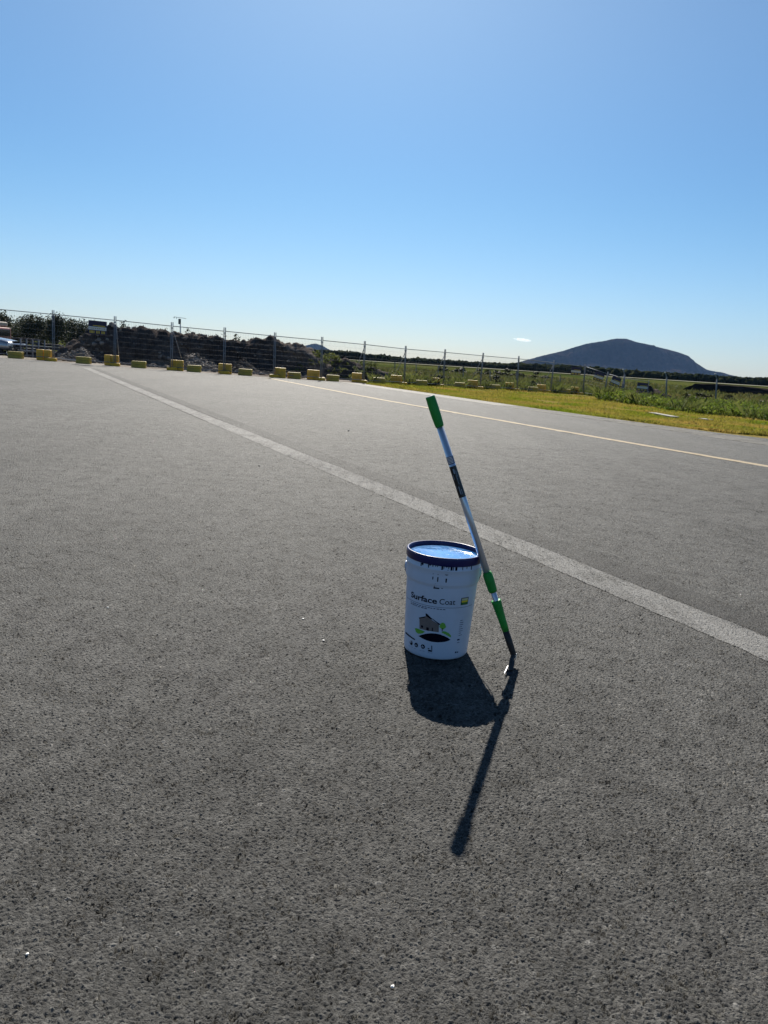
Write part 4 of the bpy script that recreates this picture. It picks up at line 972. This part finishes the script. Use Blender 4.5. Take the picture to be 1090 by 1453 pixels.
MB().lathe(seg(.888, 1.0, [(0, .0138), (.0, .0160), (.06, .0172), (.30, .0190), (.65, .0196), (.90, .0188), (.99, .0186), (1, .0182), (1, .0005)]), MA(.888), 40).build('hand_grip', M_green, pole, True)
MB().lathe([(.0005, .0), (.0176, .0), (.0172, .0022), (.0005, .0026)], MA(1.0), 32).build('grip_end_cap', simple('sunlit_cap_colour', (.75, .9, .75), .5), pole, True)  # sunlight on the grip's end put into the cap's pale colour
MB().lathe(seg(.252, .330, [(0, .0115), (0, .0160), (.10, .0178), (.55, .0196), (.9, .0190), (.93, .0165), (1, .0160), (1, .0138)]), MA(.252), 40).build('locking_collar', M_green, pole, True)
MB().lathe(seg(.094, .218, [(0, .0105), (0, .0135), (.25, .0150), (.55, .0165), (.88, .0190), (.92, .0200), (1, .0192), (1, .0112)]), MA(.094), 40).build('locking_collar', M_green, pole, True)
MB().lathe(seg(-.008, .096, [(0, .0005), (0, .0095), (.12, .0118), (.5, .0132), (1, .0138), (1, .0005)]), MA(-.008), 32).build('tip_cone', M_blk, pole, True)
# label sleeves
MB().lathe([(.0141, 0), (.0141, (.74-.622)*PL)], MA(.622), 32).build('black_label', M_inkb if False else simple('label_black', (.006, .010, .014), .35), pole, True)
MB().lathe([(.0141, 0), (.0141, (.777-.748)*PL)], MA(.748), 32).build('blue_label', simple('label_blue', (.035, .05, .16), .35), pole, True)
lbs = MB()
def on_tube(k, a0, a1, k2, off=.0144):
    M0 = MA(k); M1 = MA(k2); n = max(2, int(abs(a1-a0)/.15)); vs = []
    for j in range(n+1):
        a = a0+(a1-a0)*j/n
        vs += [M0 @ Vector((off*math.sin(a), -off*math.cos(a), 0)), M1 @ Vector((off*math.sin(a), -off*math.cos(a), 0))]
    return vs, [(2*j, 2*j+2, 2*j+3, 2*j+1) for j in range(n)]
# which local direction faces the camera
cam_l = (MA(.7).inverted() @ (EYE-po)); A0 = math.atan2(cam_l.x, -cam_l.y)
for k in (.752, .757, .762, .767, .772): lbs.add(*on_tube(k, A0-1.1, A0+.7, k+.0022))
lbs.build('label_lines', M_sw, pole)
lb2 = MB()
rs_ = random.Random(4); kk = .63
for kk, a0, a1, ln in ((.634, -.3, .0, .03), (.634, .25, .4, .018), (.655, -.9, -.75, .014), (.672, .1, .22, .035), (.690, -.75, -.55, .02), (.700, .35, .5, .022), (.712, -.3, .15, .018)): lb2.add(*on_tube(kk, A0+a0, A0+a1, kk+ln))
lb2.build('label_marks', simple('label_grey', (.20, .26, .34), .4), pole)
# scraper: bent steel bracket, clamp and blade standing on the asphalt
tip = PE-po
foot = Vector((.522, 2.812, GX*.522+GY*2.812+.007))-po
up_ = tip+Vector((.004, -.012, .010))
w_dir = Vector((.62, -.30, .0)).normalized()
def slab(p0, p1, wv, th, mat, name, w0=1, w1=1):
    d = (p1-p0).normalized(); n = d.cross(wv).normalized(); mb = MB()
    vs = [p0-wv*w0-n*th, p0+wv*w0-n*th, p0+wv*w0+n*th, p0-wv*w0+n*th, p1-wv*w1-n*th, p1+wv*w1-n*th, p1+wv*w1+n*th, p1-wv*w1+n*th]
    mb.add(vs, [(0, 3, 2, 1), (4, 5, 6, 7), (0, 1, 5, 4), (1, 2, 6, 5), (2, 3, 7, 6), (3, 0, 4, 7)]); return mb.build(name, mat, pole, False, .0015)
neck = tip.lerp(foot, .35)
MB().path([tip+axn*.02, tip+Vector((.001, 0, -.002)), neck+Vector((-.002, 0, .004)), tip.lerp(foot, .6)+Vector((0, 0, .003))], [.0105, .0098, .0085, .0070], 12).build('bracket', M_blk, pole, True)
wv = Vector((.0135, .004, 0))
slab(tip.lerp(foot, .38)+Vector((.003, 0, .006)), tip.lerp(foot, .82)+Vector((0, -.001, .002)), wv, .0050, M_blk, 'blade_clamp', .75, 1.1)
slab(tip.lerp(foot, .70)+Vector((0, -.002, 0)), foot, wv, .0012, M_blk, 'blade', 1.1, 1.2)
slab(tip+Vector((.0085, -.014, .012)), tip+Vector((.0065, -.018, -.014)), Vector((.0017, -.0005, 0)), .0012, M_zinc, 'bracket_plate')
slab(tip.lerp(foot, .52)+Vector((-.0125, -.014, .002)), foot+Vector((-.0165, -.008, .010)), Vector((.0019, -.0005, 0)), .0012, M_zinc, 'blade_edge')

M_conc = simple('pale_concrete', (.24, .23, .20), .9, 0, .15, 3)
for a_, b_, l in (((925, 588.2), (958, 594.2), 'long pale concrete slab lying in the grass verge'), ((995, 596.5), (1007, 598.2), 'short pale concrete slab in the grass verge, right of the long one')):
    p = onplane(*a_); q_ = onplane(*b_); d_ = (q_-p); ang = math.atan2(d_.y, d_.x); m_ = (p+q_)/2
    o = MB().box((0, 0, .03), (d_.length, .30, .06)).build('concrete_slab', M_conc, bevel=.008); o.location = m_; o.location.z = plane(m_.x, m_.y)+.02; o.rotation_euler = (0, 0, ang); tag(o, l, 'slab', 'slabs in the verge')
# loose pale chips on the asphalt
for px, py, r, l in ((153, 864, .0040, 'tiny white stone chip on the asphalt left of the pail'), (430, 880, .0042, 'small pale stone chip left of the pail, upper of two'), (459, 911, .0050, 'small pale stone chip left of the pail, lower of two'), (557, 1404, .0036, 'white stone chip on the asphalt near the bottom edge'),
                     (39, 1358, .0030, 'pale stone chip on the asphalt in the lower left corner'), (368, 662, .010, 'dark stone lying on the asphalt short of the wide painted line'), (495, 612, .016, 'dark stone lying on the asphalt beyond the wide painted line')):
    p = onplane(px, py); mb = MB(); rock(r, px, mb, (0, 0, 0), .6); o = mb.build('stone_chip', M_oldpost if 'dark' in l else M_sw); o.location = (p.x, p.y, p.z+.006+r*.3); tag(o, l, 'stone chip', 'loose stones on the asphalt')

# ------------------------------------------------------------------ air
hz = bpy.data.materials.new('haze'); hz.use_nodes = True; n_ = hz.node_tree; n_.nodes.remove(n_.nodes['Principled BSDF'])
pv = n_.nodes.new('ShaderNodeVolumePrincipled'); pv.inputs['Color'].default_value = (.32, .55, 1., 1); pv.inputs['Density'].default_value = 3.2e-5; pv.inputs['Anisotropy'].default_value = .0
n_.links.new(pv.outputs[0], n_.nodes['Material Output'].inputs['Volume'])
o = MB().box((500, 2900, 155), (14000, 6600, 330)).build('haze', hz); tag(o, 'thin blue summer haze over the airfield', 'haze', kind='stuff')
